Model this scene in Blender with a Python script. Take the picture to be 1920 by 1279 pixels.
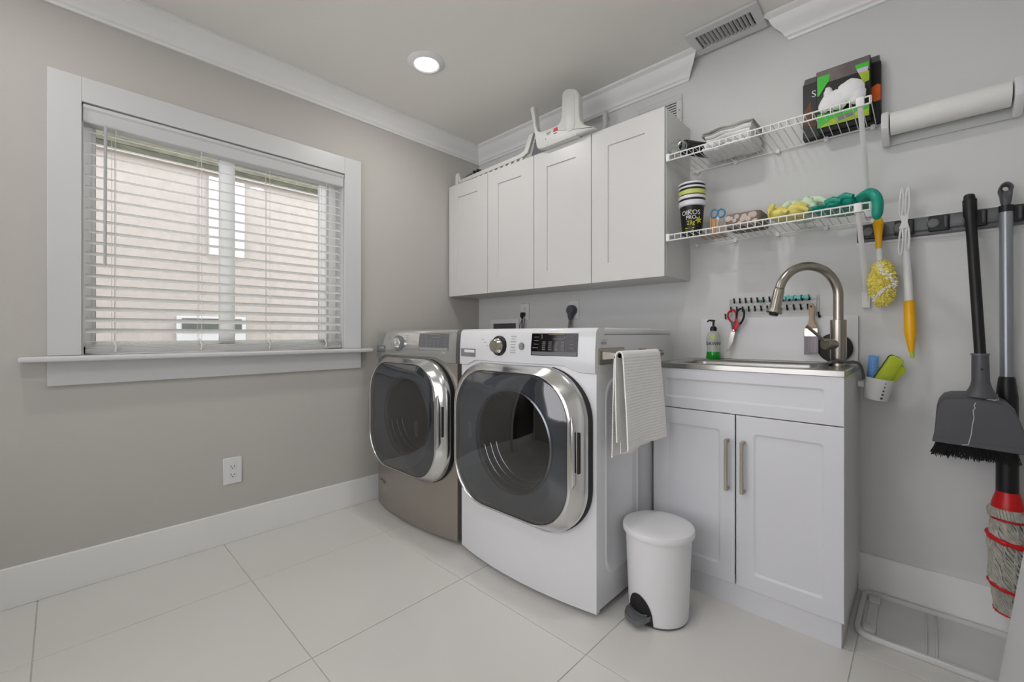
import bpy, bmesh, math, random
from mathutils import Vector, Matrix
from math import sin, cos, pi, radians as R
random.seed(7)
for o in list(bpy.data.objects): bpy.data.objects.remove(o, do_unlink=True)
sc = bpy.context.scene; COL = sc.collection

# ------------------------------------------------------------------ camera, world, lights, exposure
cam = bpy.data.cameras.new('camera'); cam.sensor_width = 36; cam.lens = 807.7/1920*36
cam.shift_y = -12.46/1920; cam.clip_start = 0.02; cam.clip_end = 100
co = bpy.data.objects.new('camera', cam); COL.objects.link(co)
co.location = (2.543, -2.283, 1.052); co.rotation_euler = (R(90), 0, R(43.69)); sc.camera = co
w = bpy.data.worlds.new('overcast_sky'); sc.world = w; w.use_nodes = True
bg = w.node_tree.nodes['Background']; bg.inputs[0].default_value = (0.985, 0.965, 1.0, 1); bg.inputs[1].default_value = 3.9
LAMP_W = 4.6
LAMPS = [(0.638, -0.946), (1.93, -0.95), (0.638, -2.5), (1.93, -2.5)]
H = 2.493
for i, (lx, ly) in enumerate(LAMPS):
    l = bpy.data.lights.new('downlight_beam', 'AREA'); l.shape = 'DISK'; l.size = 0.12; l.energy = LAMP_W
    l.color = (1.0, 0.985, 0.965)
    lo = bpy.data.objects.new('downlight_beam', l); COL.objects.link(lo); lo.location = (lx, ly, H-0.022)
sc.view_settings.view_transform = 'Standard'; sc.view_settings.look = 'None'
sc.view_settings.exposure = -0.1; sc.view_settings.gamma = 1.0; sc.view_settings.use_curve_mapping = False

# ------------------------------------------------------------------ materials
def lin(c): return tuple(((v/255)/12.92 if v/255 <= 0.04045 else ((v/255+0.055)/1.055)**2.4) for v in c)
def mat(name, rgb, rough=0.5, metal=0.0, var=0.03, scale=8.0, bump=0.0, bscale=60.0, coat=0.0, trans=0.0, ior=1.45, alpha=1.0, emit=0.0, spec=0.5, stretch=None, sheen=0.0):
    m = bpy.data.materials.new(name); m.use_nodes = True; nt = m.node_tree; N = nt.nodes; L = nt.links
    b = N['Principled BSDF']; c = lin(rgb)
    tc = N.new('ShaderNodeTexCoord'); mp = N.new('ShaderNodeMapping'); L.new(tc.outputs['Object'], mp.inputs[0])
    if stretch: mp.inputs['Scale'].default_value = stretch
    nz = N.new('ShaderNodeTexNoise'); nz.inputs['Scale'].default_value = scale; nz.inputs['Detail'].default_value = 4
    L.new(mp.outputs[0], nz.inputs[0])
    rp = N.new('ShaderNodeValToRGB'); e = rp.color_ramp.elements
    e[0].position = 0.3; e[1].position = 0.7
    e[0].color = tuple(max(0, v*(1-var)) for v in c)+(1,); e[1].color = tuple(min(1, v*(1+var)) for v in c)+(1,)
    L.new(nz.outputs[0], rp.inputs[0]); L.new(rp.outputs[0], b.inputs['Base Color'])
    b.inputs['Roughness'].default_value = rough; b.inputs['Metallic'].default_value = metal
    b.inputs['Coat Weight'].default_value = coat; b.inputs['Transmission Weight'].default_value = trans
    b.inputs['IOR'].default_value = ior; b.inputs['Alpha'].default_value = alpha
    b.inputs['Specular IOR Level'].default_value = spec
    if sheen: b.inputs['Sheen Weight'].default_value = sheen
    if emit:
        b.inputs['Emission Color'].default_value = c+(1,); b.inputs['Emission Strength'].default_value = emit
    if bump:
        n2 = N.new('ShaderNodeTexNoise'); n2.inputs['Scale'].default_value = bscale; n2.inputs['Detail'].default_value = 3
        L.new(mp.outputs[0], n2.inputs[0]); bp = N.new('ShaderNodeBump'); bp.inputs['Strength'].default_value = bump
        bp.inputs['Distance'].default_value = 0.002
        L.new(n2.outputs[0], bp.inputs['Height']); L.new(bp.outputs[0], b.inputs['Normal'])
    return m
def glassmat(name, tint, rough=0.02, refl=1.5):
    m = bpy.data.materials.new(name); m.use_nodes = True; nt = m.node_tree; N = nt.nodes; L = nt.links
    N.remove(N['Principled BSDF']); out = N['Material Output']
    tr = N.new('ShaderNodeBsdfTransparent'); tr.inputs[0].default_value = lin(tint)+(1,)
    gl = N.new('ShaderNodeBsdfGlossy'); gl.inputs['Roughness'].default_value = rough; gl.inputs[0].default_value = (0.95,)*3+(1,)
    fr = N.new('ShaderNodeFresnel'); fr.inputs[0].default_value = refl
    mx = N.new('ShaderNodeMixShader'); L.new(fr.outputs[0], mx.inputs[0]); L.new(tr.outputs[0], mx.inputs[1]); L.new(gl.outputs[0], mx.inputs[2])
    L.new(mx.outputs[0], out.inputs[0]); return m
def translucent(name, rgb, k):
    m = mat(name, rgb, 0.45, var=0.01, scale=5); nt = m.node_tree; N = nt.nodes; L = nt.links
    t = N.new('ShaderNodeBsdfTranslucent'); t.inputs[0].default_value = lin(rgb)+(1,)
    mx = N.new('ShaderNodeMixShader'); mx.inputs[0].default_value = k
    L.new(N['Principled BSDF'].outputs[0], mx.inputs[1]); L.new(t.outputs[0], mx.inputs[2]); L.new(mx.outputs[0], N['Material Output'].inputs[0])
    return m
M = dict(
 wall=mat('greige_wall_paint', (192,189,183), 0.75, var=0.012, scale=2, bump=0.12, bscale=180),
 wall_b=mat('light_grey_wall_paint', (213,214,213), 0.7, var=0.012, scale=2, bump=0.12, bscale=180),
 ceil=mat('ceiling_paint', (231,229,223), 0.85, var=0.012, scale=2, bump=0.2, bscale=140),
 moulding=mat('bright_white_moulding_paint', (238,238,237), 0.35, var=0.01, scale=3, bump=0.05, bscale=90),
 trim=mat('white_trim_paint', (208,208,208), 0.35, var=0.01, scale=3, bump=0.05, bscale=90),
 tile=mat('porcelain_tile', (216,214,209), 0.22, var=0.02, scale=1.6, bump=0.03, bscale=12),
 grout=mat('floor_grout', (200,197,191), 0.9, var=0.05, scale=30, bump=0.3),
 cab=mat('white_cabinet_lacquer', (208,207,205), 0.35, var=0.008, scale=3),
 cabside=mat('white_melamine', (214,213,211), 0.4, var=0.01, scale=3),
 sinkcab=mat('cool_white_foil', (214,215,219), 0.32, var=0.008, scale=3),
 enamel=mat('white_enamel', (216,217,219), 0.18, var=0.006, scale=3, coat=0.3),
 graphite=mat('graphite_steel', (158,152,144), 0.34, metal=0.7, var=0.03, scale=4, bump=0.03, bscale=300, stretch=(1,1,.1)),
 graphite_panel=mat('bright_graphite_panel', (196,197,194), 0.14, metal=0.8, var=0.03, scale=5),
 chrome=mat('chrome', (216,216,215), 0.2, metal=1.0, var=0.02, scale=3),
 nickel=mat('brushed_nickel', (176,170,160), 0.27, metal=1.0, var=0.05, scale=40, stretch=(1,1,.08)),
 steel=mat('stainless_steel', (178,176,172), 0.25, metal=1.0, var=0.05, scale=30, stretch=(.08,1,1)),
 smoke=glassmat('smoked_door_glass', (196,201,206), 0.015, 2.0),
 bezel=mat('grey_door_liner', (150,153,158), 0.25, metal=0.3, var=0.05, scale=6),
 bowl=mat('dark_glass_bowl', (15,16,19), 0.35, var=0.1, scale=5, spec=0.2),
 black=mat('black_plastic', (24,24,25), 0.4, var=0.1, scale=12),
 rubber=mat('dark_rubber', (34,34,35), 0.6, var=0.1, scale=12),
 lcd=mat('black_display_glass', (18,18,20), 0.08, var=0.05, scale=5),
 dgrey=mat('dark_grey_plastic', (82,82,86), 0.45, var=0.05, scale=12, bump=0.06, bscale=200),
 mgrey=mat('mid_grey_plastic', (104,106,108), 0.4, var=0.05, scale=12),
 print_grey=mat('grey_print', (128,128,130), 0.6),
 print_white=mat('white_print', (228,228,228), 0.6),
 print_yellow=mat('yellow_print', (214,214,60), 0.6),
 print_red=mat('red_print', (205,62,70), 0.6),
 plastic=mat('white_plastic', (226,226,227), 0.38, var=0.01, scale=5),
 offwhite=mat('offwhite_plastic', (205,205,200), 0.4, var=0.02, scale=5),
 wire=mat('white_coated_wire', (232,232,230), 0.35, var=0.01),
 blind=translucent('white_blind_slat', (250,250,249), 0.65),
 cord=mat('blind_cord', (225,223,216), 0.8),
 wand=mat('grey_blind_wand', (178,178,178), 0.3),
 vinyl=translucent('white_window_vinyl', (248,249,249), 0.8),
 pane=glassmat('window_glass', (248,248,248), 0.0, 1.45),
 towel=mat('white_waffle_cotton', (240,239,235), 0.95, var=0.02, scale=30, bump=0.35, bscale=260, sheen=0.3),
 cloth=mat('white_terry_cloth', (236,236,236), 0.95, var=0.03, scale=30, bump=0.5, bscale=300, sheen=0.3),
 greycloth=mat('grey_terry_cloth', (190,188,182), 0.95, var=0.04, scale=30, bump=0.5, bscale=300),
 boxblack=mat('black_carton', (17,16,18), 0.45, var=0.25, scale=7),
 boxtop=mat('smoky_printed_carton', (108,98,96), 0.45, var=0.3, scale=9),
 orange=mat('orange_print', (226,104,30), 0.5, var=0.15, scale=20),
 brown=mat('brown_print', (104,54,28), 0.5, var=0.5, scale=14),
 green=mat('bright_green_print', (64,190,50), 0.5, var=0.1, scale=20),
 lime=mat('lime_print', (166,192,40), 0.5, var=0.25, scale=26),
 lilac=mat('pale_lilac_print', (206,192,222), 0.5),
 cupwhite=mat('white_cup_plastic', (222,222,226), 0.35),
 cuplime=mat('lime_cup_band', (196,204,110), 0.4),
 wood=mat('pale_pencil_wood', (206,164,118), 0.6, var=0.12, scale=30),
 blue=mat('blue_plastic', (74,138,178), 0.35, var=0.06),
 yellowglove=mat('yellow_latex', (222,208,112), 0.4, var=0.12, scale=30, bump=0.3, bscale=60),
 paleglove=mat('pale_green_latex', (206,222,196), 0.45, var=0.05, scale=20, bump=0.3, bscale=60),
 teal=mat('teal_latex', (14,142,122), 0.35, var=0.12, scale=20, bump=0.3, bscale=60),
 amber=mat('amber_yellow_plastic', (240,178,18), 0.3, var=0.03),
 fluff=mat('yellow_duster_fibre', (232,218,108), 0.95, var=0.14, scale=60, bump=0.6, bscale=200),
 fluffw=mat('white_duster_fibre', (240,236,224), 0.95, var=0.05, scale=60),
 silver=mat('silver_painted_pole', (150,154,160), 0.28, metal=0.5, var=0.02),
 red=mat('red_plastic', (206,22,28), 0.35, var=0.06),
 mopfib=mat('grey_cotton_strand', (178,176,166), 0.95, var=0.25, scale=50, bump=0.6, bscale=240),
 dirt=mat('white_scuff', (205,203,206), 0.8, var=0.1),
 bristle=mat('black_bristle', (32,33,34), 0.6, var=0.2, scale=60),
 soapclear=mat('clear_bottle_plastic', (204,208,198), 0.12, alpha=0.55),
 soapgreen=mat('green_dish_soap', (10,150,30), 0.12, var=0.05, coat=0.5),
 soaplabel=mat('pale_green_label', (190,214,120), 0.4),
 woodbrush=mat('varnished_brush_wood', (190,164,134), 0.3, var=0.22, scale=30, stretch=(1,1,.2)),
 ferrule=mat('tin_ferrule', (200,196,190), 0.22, metal=0.9, var=0.05),
 brushhair=mat('grey_brush_hair', (172,166,172), 0.8, var=0.2, scale=90, stretch=(1,1,.05)),
 sponge=mat('blue_sponge', (108,158,216), 0.9, var=0.25, scale=120, bump=0.8, bscale=160),
 spongegreen=mat('lime_scrubber', (188,204,58), 0.6, var=0.08, scale=30, bump=0.4),
 spongeedge=mat('dark_green_scrubber_edge', (58,84,26), 0.8),
 tealgrip=mat('aqua_plastic', (106,192,190), 0.4, var=0.04),
 clearpl=mat('translucent_plastic', (206,207,206), 0.25, var=0.02, scale=6),
 pebble=mat('pebble_lining', (120,108,102), 0.6, var=0.2, scale=30),
 stone=mat('printed_stone', (196,178,168), 0.6, var=0.1, scale=30),
 lamp=mat('lamp_diffuser', (255,252,244), 0.5, emit=7.0, var=0),
 stucco=mat('pink_cream_stucco', (176,171,165), 0.9, var=0.06, scale=14, bump=0.8, bscale=40),
 eave=mat('olive_shingle', (104,105,90), 0.9, var=0.3, scale=30, bump=0.8, bscale=60, stretch=(1,.3,1)),
 eaveshade=mat('painted_eave_shade', (80,82,70), 0.9, var=0.3, scale=30, stretch=(1,.3,1)),
 extwhite=mat('white_exterior_trim', (205,208,210), 0.5),
 extglass=mat('dark_exterior_glass', (92,98,96), 0.1),
 grass=mat('lawn', (92,110,60), 0.95, var=0.3, scale=20),
 woodbrown=mat('added_dark_door_wood', (58,44,36), 0.4, var=0.2, scale=10, stretch=(1,1,.1)),
 tan=mat('tan_plastic', (176,150,120), 0.5),
 paper=mat('paper_towel', (234,233,230), 0.95, var=0.015, scale=40, bump=0.4, bscale=120),
)

# ------------------------------------------------------------------ geometry helpers
class G:
    def __init__(s): s.bm = bmesh.new()
    def merge(s, t):
        me = bpy.data.meshes.new('tmp'); t.to_mesh(me); t.free(); s.bm.from_mesh(me); bpy.data.meshes.remove(me); return s
    def box(s, x0, x1, y0, y1, z0, z1, bev=0, seg=2, mtx=None):
        t = bmesh.new()
        c = [(x, y, z) for x in (min(x0,x1), max(x0,x1)) for y in (min(y0,y1), max(y0,y1)) for z in (min(z0,z1), max(z0,z1))]
        v = [t.verts.new(p) for p in c]
        for f in ((0,1,3,2),(4,6,7,5),(0,4,5,1),(2,3,7,6),(0,2,6,4),(1,5,7,3)): t.faces.new([v[i] for i in f])
        if bev: bmesh.ops.bevel(t, geom=t.edges[:], offset=bev, segments=seg, affect='EDGES', profile=0.5)
        if mtx: t.transform(mtx)
        return s.merge(t)
    def prism(s, pts, ax, a0, a1, bev=0, seg=2, fn=None, tri=False):
        t = bmesh.new()
        def P(p, a): return {'y': (p[0], a, p[1]), 'x': (a, p[0], p[1]), 'z': (p[0], p[1], a)}[ax]
        A = [t.verts.new(P(p, a0)) for p in pts]; B = [t.verts.new(P(p, a1)) for p in pts]; n = len(pts)
        t.faces.new(A); t.faces.new(B[::-1])
        for i in range(n): t.faces.new((A[i], B[i], B[(i+1)%n], A[(i+1)%n]))
        bmesh.ops.recalc_face_normals(t, faces=t.faces[:])
        if bev: bmesh.ops.bevel(t, geom=[e for e in t.edges if len(e.link_faces)==2 and e.calc_face_angle(0) > 0.6], offset=bev, segments=seg, affect='EDGES', profile=0.5)
        if fn:
            for v in t.verts: v.co = fn(v.co)
        return s.merge(t)
    def loft(s, loops, cap0=False, cap1=False, closed=True):
        t = bmesh.new(); V = [[t.verts.new(p) for p in l] for l in loops]; n = len(loops[0])
        for a, b in zip(V[:-1], V[1:]):
            for i in range(n if closed else n-1):
                j = (i+1)%n
                try: t.faces.new((a[i], a[j], b[j], b[i]))
                except ValueError: pass
        if cap0: t.faces.new(V[0][::-1])
        if cap1: t.faces.new(V[-1])
        bmesh.ops.remove_doubles(t, verts=t.verts[:], dist=1e-6)
        bmesh.ops.recalc_face_normals(t, faces=t.faces[:])
        return s.merge(t)
    def tube(s, pts, r, n=8, cap=True, flat=1.0, up=None):
        pts = [Vector(p) for p in pts]; rs = r if isinstance(r, (list, tuple)) else [r]*len(pts); loops = []
        pu = None
        for i, p in enumerate(pts):
            d = (pts[min(i+1, len(pts)-1)]-pts[max(i-1, 0)]).normalized()
            if pu is None:
                a = Vector(up) if up else (Vector((0,0,1)) if abs(d.z) < 0.9 else Vector((0,1,0)))
                pu = a
            u = (pu-d*pu.dot(d))
            u = u.normalized() if u.length > 1e-6 else d.orthogonal().normalized()
            v = d.cross(u); pu = u
            loops.append([p+(u*cos(2*pi*k/n)*flat+v*sin(2*pi*k/n))*rs[i] for k in range(n)])
        return s.loft(loops, cap, cap)
    def cyl(s, a, b, r0, r1=None, n=24, cap=True): return s.tube([a, b], [r0, r0 if r1 is None else r1], n, cap)
    def lathe(s, c, prof, ax='z', n=32, caps=(True, True)):
        loops = []
        for r, h in prof:
            r = max(r, 1e-4); l = []
            for k in range(n):
                a = 2*pi*k/n
                if ax == 'z': l.append((c[0]+r*cos(a), c[1]+r*sin(a), c[2]+h))
                elif ax == 'y': l.append((c[0]+r*cos(a), c[1]+h, c[2]+r*sin(a)))
                else: l.append((c[0]+h, c[1]+r*cos(a), c[2]+r*sin(a)))
            loops.append(l)
        return s.loft(loops, *caps)
    def ell(s, c, r, n=16, amp=0, freq=1.0, rot=None, seed=0):
        t = bmesh.new(); bmesh.ops.create_uvsphere(t, u_segments=n, v_segments=max(6, n//2), radius=1)
        rd = random.Random(seed); ph = [rd.uniform(0, 6.28) for _ in range(6)]
        for v in t.verts:
            q = v.co.copy(); k = 1+amp*(sin(5*freq*q.x+ph[0])*sin(4*freq*q.y+ph[1])+0.6*sin(7*freq*q.z+ph[2]+3*q.x))
            q = Vector((q.x*r[0], q.y*r[1], q.z*r[2]))*k
            if rot: q = rot @ q
            v.co = q+Vector(c)
        return s.merge(t)
def obj(name, g, m, parent=None, smooth=True, ang=40, base=None):
    bm = g.bm
    bmesh.ops.recalc_face_normals(bm, faces=bm.faces[:])
    if parent is not None:
        base = Vector(parent['_o'])
    elif base is None:
        xs = [v.co for v in bm.verts]
        base = Vector(((min(v.x for v in xs)+max(v.x for v in xs))/2, (min(v.y for v in xs)+max(v.y for v in xs))/2, min(v.z for v in xs)))
    base = Vector(base)
    bm.transform(Matrix.Translation(-base))
    me = bpy.data.meshes.new(name); bm.to_mesh(me); bm.free(); me.materials.append(m)
    if smooth: me.shade_smooth(); me.set_sharp_from_angle(angle=R(ang))
    o = bpy.data.objects.new(name, me); COL.objects.link(o); o['_o'] = tuple(base)
    if parent is not None: o.parent = parent
    else: o.location = base
    return o
def root(name, loc, label=None, cat=None, group=None, kind=None):
    o = bpy.data.objects.new(name, None); COL.objects.link(o); o.location = loc; o['_o'] = tuple(loc); o.empty_display_size = 0.05
    return tag(o, label, cat, group, kind)
def tag(o, label=None, cat=None, group=None, kind=None):
    if label: o['label'] = label
    if cat: o['category'] = cat
    if group: o['group'] = group
    if kind: o['kind'] = kind
    return o
def repeat(src, offs, parent):
    """copies of a one-mesh part at offsets, sharing mesh data"""
    out = []
    for d in offs:
        c = src.copy(); COL.objects.link(c); c.parent = parent; c.location = Vector(src.location)+Vector(d); out.append(c)
    return out
def text(s, size, mtx, m, name, parent, ext=0.0004, bend=None):
    cu = bpy.data.curves.new(name, 'FONT'); cu.body = s; cu.size = size; cu.extrude = ext; cu.align_x = 'CENTER'; cu.align_y = 'CENTER'; cu.resolution_u = 3
    to = bpy.data.objects.new('tmp_text', cu); COL.objects.link(to)
    dg = bpy.context.evaluated_depsgraph_get(); me = bpy.data.meshes.new_from_object(to.evaluated_get(dg))
    bpy.data.objects.remove(to, do_unlink=True)
    t = bmesh.new(); t.from_mesh(me); bpy.data.meshes.remove(me)
    if bend:
        for v in t.verts: v.co = bend(v.co)
    else: t.transform(mtx)
    g = G(); g.merge(t)
    return obj(name, g, m, parent, smooth=False)
def cat(pts, k=4, closed=False):
    P = [Vector(p) for p in pts]; n = len(P); out = []
    for i in range(n if closed else n-1):
        a, b, c, d = (P[(i-1)%n], P[i], P[(i+1)%n], P[(i+2)%n]) if closed else (P[max(i-1, 0)], P[i], P[i+1], P[min(i+2, n-1)])
        for q in range(k):
            t = q/k; out.append(.5*((2*b)+(c-a)*t+(2*a-5*b+4*c-d)*t*t+(3*b-a-3*c+d)*t**3))
    out.append(P[0].copy() if closed else P[-1]); return out
FACE_Y = lambda x, y, z: Matrix.Translation((x, y, z)) @ Matrix.Rotation(R(90), 4, 'X')   # readable from -y
FACE_X = lambda x, y, z: Matrix.Translation((x, y, z)) @ Matrix.Rotation(R(90), 4, 'Z') @ Matrix.Rotation(R(90), 4, 'X')
def rsq(cx, cz, hw, hh, r, n=12):
    pts = []
    for (sx, sz, a0) in ((1,1,0),(-1,1,90),(-1,-1,180),(1,-1,270)):
        for k in range(n+1):
            a = R(a0+90*k/n); pts.append((cx+sx*(hw-r)+r*cos(a), cz+sz*(hh-r)+r*sin(a)))
    return pts

# ------------------------------------------------------------------ the room
YB, XR = -3.4, 2.95
WY0, WY1, WZ0, WZ1 = -2.224, -1.10, 0.965, 2.02     # window opening in the left wall
fl = obj('floor', G().box(-0.16, XR+0.1, YB-0.1, 0.12, -0.1, -0.0025), M['grout'], smooth=False); tag(fl, kind='structure')
xs = [0.0, 0.471, 1.107, 1.742, 2.378, XR]; ys = [0.0, -0.466, -1.093, -1.72, -2.347, -2.974, YB]
fl['_o'] = tuple(fl.location)
for i in range(len(xs)-1):
    for j in range(len(ys)-1):
        g = 0.0016
        tg = G().box(xs[i]+g, xs[i+1]-g, ys[j+1]+g, ys[j]-g, -0.0028, 0.0, 0.0008, 1)
        obj('tile', tg, M['tile'], fl, smooth=False)
g = G()
g.box(-0.16, 0, YB, WY0, 0, H); g.box(-0.16, 0, WY1, 0.12, 0, H); g.box(-0.16, 0, WY0, WY1, 0, WZ0-0.002); g.box(-0.16, 0, WY0, WY1, WZ1, H)
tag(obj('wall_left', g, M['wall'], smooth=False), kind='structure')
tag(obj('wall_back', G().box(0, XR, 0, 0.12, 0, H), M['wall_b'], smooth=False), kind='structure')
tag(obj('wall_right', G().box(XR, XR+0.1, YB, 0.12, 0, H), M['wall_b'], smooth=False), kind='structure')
g = G(); QX0, QX1, QZ0, QZ1 = 0.35, 2.65, 0.45, 2.25
g.box(-0.16, QX0, YB-0.1, YB, 0, H); g.box(QX1, XR+0.1, YB-0.1, YB, 0, H); g.box(QX0, QX1, YB-0.1, YB, 0, QZ0); g.box(QX0, QX1, YB-0.1, YB, QZ1, H)
tag(obj('wall_front', g, M['wall'], smooth=False), kind='structure')
tag(obj('ceiling', G().box(-0.16, XR+0.1, YB-0.1, 0.12, H, H+0.1), M['ceil'], smooth=False), kind='structure')
BB = 0.156
tag(obj('baseboard_left', G().box(0, 0.015, YB, -0.0005, 0, BB, 0.002, 1), M['moulding']), kind='structure')
g = G(); g.box(0.016, 1.69, -0.015, 0, 0, BB, 0.002, 1); g.box(2.347, XR, -0.015, 0, 0, BB, 0.002, 1);
tag(obj('baseboard_back', g, M['moulding']), kind='structure')
CR = [(0,2.383),(0.012,2.383),(0.016,2.392),(0.026,2.398),(0.03,2.408),(0.04,2.42),(0.058,2.434),(0.072,2.452),(0.08,2.47),(0.09,2.476),(0.1,2.48),(0.1,H-0.0005),(0,H-0.0005)]
tag(obj('trim_1', G().prism(CR, 'y', YB, 0, fn=lambda v: Vector((v.x, v.y if v.y < -1 else v.y-v.x, v.z))), M['moulding'], ang=25), kind='structure')
CB = [(-a, b) for a, b in CR]
tag(obj('trim_2', G().prism(CB, 'x', 0, 1.645, fn=lambda v: Vector((v.x+(-v.y if v.x < 0.5 else -v.y*0.85), v.y, v.z))), M['moulding'], ang=25), kind='structure')
tag(obj('trim_3', G().prism(CB, 'x', 2.113, XR-0.001, fn=lambda v: Vector((v.x-(-v.y*0.95 if v.x < 2.5 else 0), v.y, v.z))), M['moulding'], ang=25), kind='structure')

# unseen dark door past the window, added for the chrome to reflect
d = root('added_dark_door', (0, -2.98, 0), 'added unseen dark wooden door in the window wall, for the chrome to reflect', kind='structure')
g = G(); g.box(0, 0.02, -3.36, -3.30, 0, 2.10, 0.002, 1); g.box(0, 0.02, -2.62, -2.56, 0, 2.10, 0.002, 1); g.box(0, 0.02, -3.36, -2.56, 2.05, 2.11, 0.002, 1)
obj('added_door_frame', g, M['trim'], d)
obj('added_door_leaf', G().box(0.002, 0.012, -3.30, -2.62, 0.01, 2.05, 0.002, 1), M['woodbrown'], d)

# ------------------------------------------------------------------ window
win = root('window_1', (0, -1.66, WZ0), 'white framed sliding window with flat white casing, deep stool and apron', kind='structure')
T = 0.02
obj('casing', G().box(0, T, -2.322, WY0, WZ0+0.001, 2.122, 0.0015, 1), M['trim'], win)
obj('casing', G().box(0, T, WY1, -0.997, WZ0+0.001, 2.122, 0.0015, 1), M['trim'], win)
obj('casing', G().box(0, T, WY0, WY1, WZ1, 2.122, 0.0015, 1), M['trim'], win)
g = G().box(-0.12, 0, -2.224, -1.10, WZ0-0.022, WZ0, 0.001, 1); g.box(-0.001, 0.082, -2.396, -0.945, WZ0-0.022, WZ0, 0.007, 3)
obj('window_sill', g, M['trim'], win)
obj('apron', G().box(0, T, -2.322, -0.997, 0.844, WZ0-0.022, 0.0015, 1), M['trim'], win)
g = G()
g.box(-0.16, 0, WY0, WY0+0.006, WZ0, WZ1); g.box(-0.16, 0, WY1-0.006, WY1, WZ0, WZ1); g.box(-0.16, 0, WY0, WY1, WZ1-0.006, WZ1)
obj('jamb_liner', g, M['trim'], win, smooth=False)
g = G()
for a in ((WY0+.006, WY0+.036, WZ0, WZ1-.006), (WY1-.05, WY1-.006, WZ0, WZ1-.006), (WY0+.006, WY1-.006, WZ0, WZ0+.035), (WY0+.006, WY1-.006, WZ1-.045, WZ1-.006)):
    g.box(-0.155, -0.095, a[0], a[1], a[2], a[3], 0.003, 1)
obj('window_frame', g, M['vinyl'], win)
for (a, b, x0, s1, s2) in ((WY0+.036, -1.645, -0.12, .012, .07), (-1.70, WY1-.05, -0.145, .05, .045)):
    sg = G(); x1 = x0+0.022
    sg.box(x0, x1, a, a+s1, WZ0+.035, WZ1-.045, .002, 1); sg.box(x0, x1, b-s2, b, WZ0+.035, WZ1-.045, .002, 1)
    sg.box(x0, x1, a, b, WZ0+.035, WZ0+.055, .002, 1); sg.box(x0, x1, a, b, WZ1-.057, WZ1-.045, .002, 1)
    so = obj('sash', sg, M['vinyl'], win)
    obj('pane', G().box(x0+.008, x0+.012, a+s1, b-s2, WZ0+.055, WZ1-.057), M['pane'], so, smooth=False)

w2 = root('added_fill_window', (1.65, YB, QZ0), 'added wide white framed window, unseen behind the camera, letting in fill daylight', kind='structure')  # window added in the unseen wall to bring in soft fill daylight
g = G()
for b in ((QX0, QX0+.05, QZ0, QZ1), (QX1-.05, QX1, QZ0, QZ1), (QX0, QX1, QZ0, QZ0+.05), (QX0, QX1, QZ1-.05, QZ1), (1.625, 1.675, QZ0, QZ1)): g.box(b[0], b[1], YB-.07, YB-.02, b[2], b[3], .003, 1)
obj('window_frame', g, M['vinyl'], w2)
obj('pane', G().box(QX0+.05, QX1-.05, YB-.05, YB-.046, QZ0+.05, QZ1-.05), M['pane'], w2, smooth=False)  # pane of the added fill window
g = G()
for b in ((QX0-.09, QX0, QZ0-.09, QZ1+.09), (QX1, QX1+.09, QZ0-.09, QZ1+.09), (QX0, QX1, QZ1, QZ1+.09), (QX0, QX1, QZ0-.09, QZ0)): g.box(b[0], b[1], YB, YB+.02, b[2], b[3], .0015, 1)
obj('casing', g, M['trim'], w2)

# ------------------------------------------------------------------ blind
bl = root('window_blind', (-0.03, -1.66, WZ0), 'white horizontal slat blind lowered and tilted open inside the window casing', 'blind')
BY0, BY1 = WY0+0.012, WY1-0.012
vp = [(-0.055,1.942),(0.004,1.942),(0.008,1.95),(0.008,1.992),(0.016,2.0),(0.018,2.012),(-0.055,2.012)]
obj('valance', G().prism([(a+.0, b) for a, b in vp], 'y', WY0+.004, WY1-.004, 0.001, 1), M['offwhite'] if 0 else M['trim'], bl)
sl = None; z0 = 1.0675; n = 19
tilt = R(21)
sg = G().box(-0.026, 0.026, BY0, BY1, -0.0015, 0.0015, 0.001, 1, mtx=Matrix.Rotation(tilt, 4, 'Y'))
for v in sg.bm.verts: v.co += Vector((-0.03, 0, z0))
sl = obj('slat', sg, M['blind'], bl)
repeat(sl, [(0, 0, 0.0472*k) for k in range(1, n)], bl)
for k in range(5):
    obj('slat', G().box(-0.056, -0.004, BY0, BY1, 0.9945+0.0062*k, 0.9975+0.0062*k, 0.001, 1), M['blind'], bl)
obj('bottom_rail', G().box(-0.056, -0.004, BY0, BY1, 0.971, 0.992, 0.003, 2), M['blind'], bl)
for y in (-2.118, -1.81, -1.507, -1.206):
    g = G(); g.tube([(0.001, y, 1.94), (0.001, y, 1.0)], 0.0011, 5); g.tube([(-0.06, y, 1.94), (-0.06, y, 1.0)], 0.0011, 5); g.tube([(-0.03, y-.012, 1.94), (-0.03, y-.012, 1.0)], 0.0009, 5)
    for k in range(19): g.tube([(0.001, y, z0-.0112+0.0472*k), (-0.06, y, z0+.0125+.0472*k)], 0.0008, 4)
    obj('ladder_cord', g, M['cord'], bl)
    g = G(); g.tube([(-.003, y-.008, 1.03), (.004, y+.002, 1.0), (-.002, y-.002, .976)], .004, 8); g.tube([(.001, y+.012, 1.02), (.006, y+.02, 1.008), (.001, y+.01, 1.0)], .0025, 6)
    obj('cord_knot', g, M['cord'], bl)
obj('tilt_wand', G().tube([(0.016, -2.15, 1.945), (0.024, -2.152, 1.93), (0.024, -2.154, 1.345)], [.003, .0055, .0055], 8), M['wand'], bl)

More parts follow.
